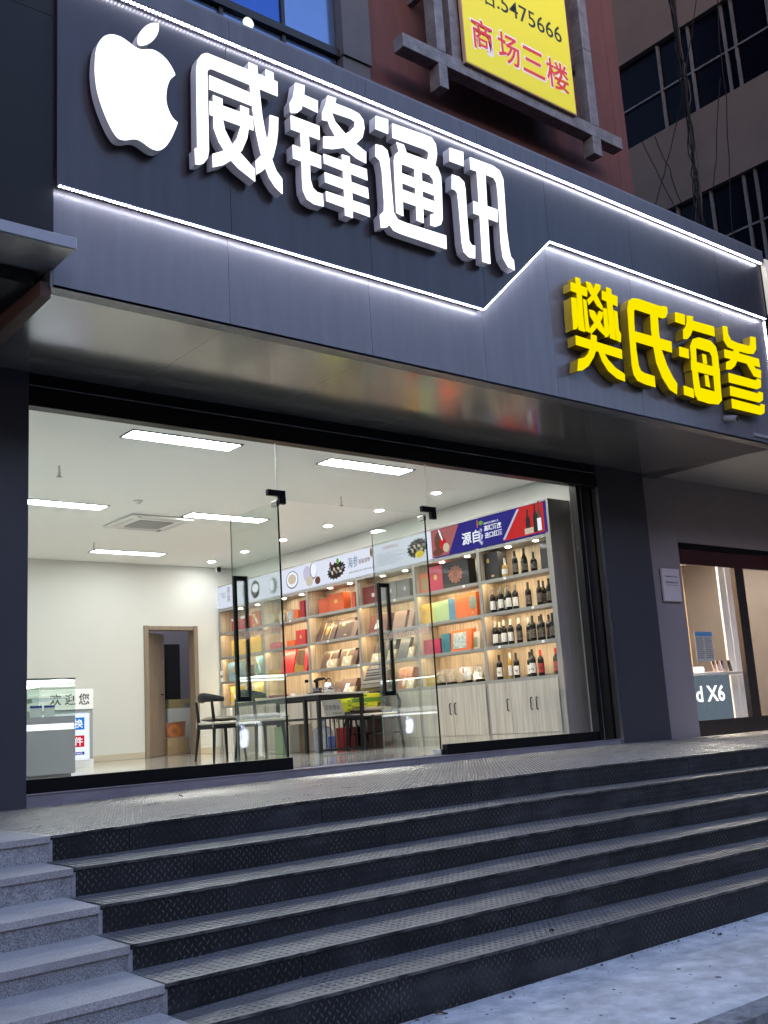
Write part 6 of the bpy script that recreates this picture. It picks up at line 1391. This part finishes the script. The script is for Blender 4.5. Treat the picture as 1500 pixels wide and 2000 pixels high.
cr = N.new('ShaderNodeValToRGB'); cr.color_ramp.interpolation = 'CONSTANT'; el = cr.color_ramp.elements
stops = [(0,(.2,.17,.15)),(.10,(.02,.02,.02)),(.13,(.2,.17,.15)),(.28,(.03,.03,.03)),(.31,(.28,.25,.22)),(.42,(.02,.02,.02)),(.46,(.12,.1,.09)),(.55,(.3,.27,.24)),(.58,(.02,.02,.02)),(.63,(.15,.13,.12)),(.70,(.02,.02,.02)),(.73,(.22,.2,.18)),(.82,(.04,.04,.04)),(.86,(.2,.18,.16))]
el[0].position = 0; el[0].color = (*stops[0][1],1); el[1].position = stops[1][0]; el[1].color = (*stops[1][1],1)
for p_, c_ in stops[2:]: e = el.new(p_); e.color = (*c_,1)
Lk.new(mu.outputs[0], cr.inputs[0]); Lk.new(cr.outputs[0], b_.inputs['Base Color'])
build('cushion_body', mb, ms, r, smooth=True)

# ================================================================ LEFT COUNTERS
M_CTR = mat('glossy_grey_counter', (.36,.38,.38), .18, coat=.5, var=.1, vs_=2); M_CB = emis('counter_band_light', (.95,1,1), 1.6); M_SCG = glassmat('showcase_glass', (.95,.98,.96), .05)
M_LOGO = emis('lit_logo', (.62,.68,1.), 9.)
def applogo(parent, x, yc, zc, h):
    for p in apple:
        xs = [(q[0]-500)/745*h for q in p]; zs = [(508-q[1]+ (q[0]-500)*.27)/745*h for q in p]
        mb = M(); mb.prism(list(zip(xs,zs)), lambda u,v,d:(d,yc+u,zc+v), x, x+.004); build('lit_logo', mb, M_LOGO, parent)
def counter(y0, y1, x0, x1, label, logo=None):
    r = thing('phone_showcase', label, 'showcase', ((x0+x1)/2,(y0+y1)/2,FZ), 'lit glass showcases along the left side')
    mb = M(); mb.box(x0+.03,x1-.03,y0+.03,y1-.03,FZ,FZ+.05); build('plinth', mb, mat('plinth_grey', (.2,.2,.2), .4), r)
    mb = M(); mb.box(x0,x1,y0,y1,FZ+.051,FZ+.465,.004); build('cabinet', mb, M_CTR, r)
    mb = M(); mb.box(x0+.01,x1-.01,y0+.01,y1-.01,FZ+.466,FZ+.52); build('light_band', mb, M_CB, r)
    mb = M(); mb.box(x0,x1,y0,y1,FZ+.521,FZ+.59,.004); build('cabinet_top', mb, M_CTR, r)
    zt3 = FZ+.94
    for a in ((x0,x1,y0,y0+.006),(x1-.006,x1,y0+.007,y1-.007),(x0,x1,y1-.006,y1),(x0,x0+.006,y0+.007,y1-.007)):
        mb = M(); mb.box(*a,FZ+.591,zt3); build('glass_side', mb, M_SCG, r)
    mb = M(); mb.box(x0,x1,y0,y1,zt3+.001,zt3+.009); build('glass_top', mb, M_SCG, r)
    for a in ((x0,x1,y0-.003,y0-.0005),(x1+.0005,x1+.003,y0,y1)):
        mb = M(); mb.box(*a,zt3,zt3+.012); build('top_trim', mb, mat('dark_trim', (.05,.06,.055), .4), r)
    for a in ((y0+.03,y0+.055,FZ+.06,FZ+.44),(y1-.055,y1-.03,FZ+.06,FZ+.44),(y0+.056,y1-.056,FZ+.415,FZ+.44)):
        mb = M(); mb.box(x1+.001,x1+.006,*a); build('edge_light', mb, emis('edge_light', (.95,.97,1), 4.5), r)
    for yy in (y0+.02,y1-.03): mb = M(); mb.box(x0+.02,x1-.02,yy,yy+.012,zt3-.02,zt3-.008); build('tube_light', mb, emis('tube_light', (.93,1,.97), 14), r)
    mb = M(); mb.box(x1-.03,x1-.018,y0+.04,y1-.04,zt3-.02,zt3-.008); build('tube_light', mb, emis('tube_light', (.93,1,.97), 14), r)
    mb = M(); mb.box(x0+.02,x1-.02,y0+.05,y1-.05,FZ+.76,FZ+.766); build('glass_shelf', mb, M_SCG, r)
    if logo: applogo(r, x1+.001, logo, FZ+.27, .25)
    return r
c1 = counter(9.77,10.66,2.75,4.10,'lit glass phone showcase nearest the glass, cut by the left pillar',10.15)
c2 = counter(10.70,12.78,3.45,4.10,'lit glass phone showcase along the left wall behind the near one',11.5)
for px0,px1,py,lab in ((58,82,1395,'white price card leftmost inside the near showcase'),(86,107,1396,'white price card second inside the near showcase')):
    A = at(px0,py,1,9.9); B_ = at(px1,1382,1,9.9); mb = M(); mb.box(A.x,B_.x,9.9,9.903,FZ+.592,FZ+.70); o = build('price_card', mb, M_WHITE, label=lab, cat='card')
    mb = M(); mb.box(A.x,B_.x,9.897,9.8995,FZ+.68,FZ+.70); build('card_header', mb, mat('poster_blue2', (.03,.06,.3), .5), o)
# wall sign counter with big characters
ws = thing('welcome_counter', 'white counter front with black welcome characters left of the back doorway', 'counter', (5.3,13.3,FZ))
xa = 3.6; xb = at(182,1345,1,13.3).x
zz1 = at(182,1345,1,13.3).z; zz0 = at(182,1384,1,13.3).z
mb = M(); mb.box(xa,xb,13.3,13.5,zz0,zz1,.003); build('upper_sign', mb, mat('sign_white_lit', (.7,.7,.68), .5, emit=(1,1,1), es=.25), ws)
mb = M(); mb.box(xa,xb,13.32,13.5,FZ+.101,zz0-.001); build('grey_front', mb, M_CTR, ws)
mb = M(); mb.box(xa,xb+.0,13.3,13.5,FZ,FZ+.1); build('base', mb, M_WHITE, ws)
z_ = at(165,1376,1,13.29).z; h_ = at(165,1354,1,13.29).z-z_
for ch,px in (('您',154),('迎',127),('欢',98)):
    X0 = at(px,1365,1,13.29).x; text('lettering', ch, M_BT, (X0,13.2995,z_), *FX, 1, ws, fit=(h_*1.02,h_), bold=.015)
lb = thing('service_lightbox', 'lit white lightbox listing phone repair services in blue and red squares', 'lightbox', (5.5,13.25,FZ+.1))
X1 = at(175,1430,1,13.25).x; zt4 = at(175,1392,1,13.25).z; zb4 = at(175,1483,1,13.25).z
mb = M(); mb.box(X1-.75,X1,13.25,13.31,zb4,zt4,.003); build('lit_face', mb, emis('lightbox_face', (.83,.88,1.), 1.15), lb)
def sq(px0,px1,py0,py1,col,nm,ch):
    A = at(px0,py1,1,13.24); B_ = at(px1,py0,1,13.24); mb = M(); mb.box(A.x,B_.x,13.243,13.2495,A.z,B_.z); build('coloured_square', mb, emis(nm, col, .9), lb)
    w = B_.x-A.x; h = B_.z-A.z
    if len(ch) == 1: text('lettering', ch, emis('lb_white', (.9,.95,1.), 1.2), (A.x+w*.12,13.2415,A.z+h*.13), *FX, 1, lb, fit=(w*.76,h*.74), bold=.012)
    else: text('lettering', ch, emis('lb_white', (.9,.95,1.), 1.2), (B_.x-.36,13.2415,A.z+h*.25), *FX, 1, lb, fit=(.33,h*.5), bold=.02)
sq(142,165,1401,1426,(.02,.23,.75),'lb_blue','换'); sq(142,165,1436,1460,(.75,.02,.04),'lb_red','件'); sq(118,165,1468,1477,(.02,.03,.4),'lb_navy','SAMSUNG')
print('objects', len(bpy.data.objects))
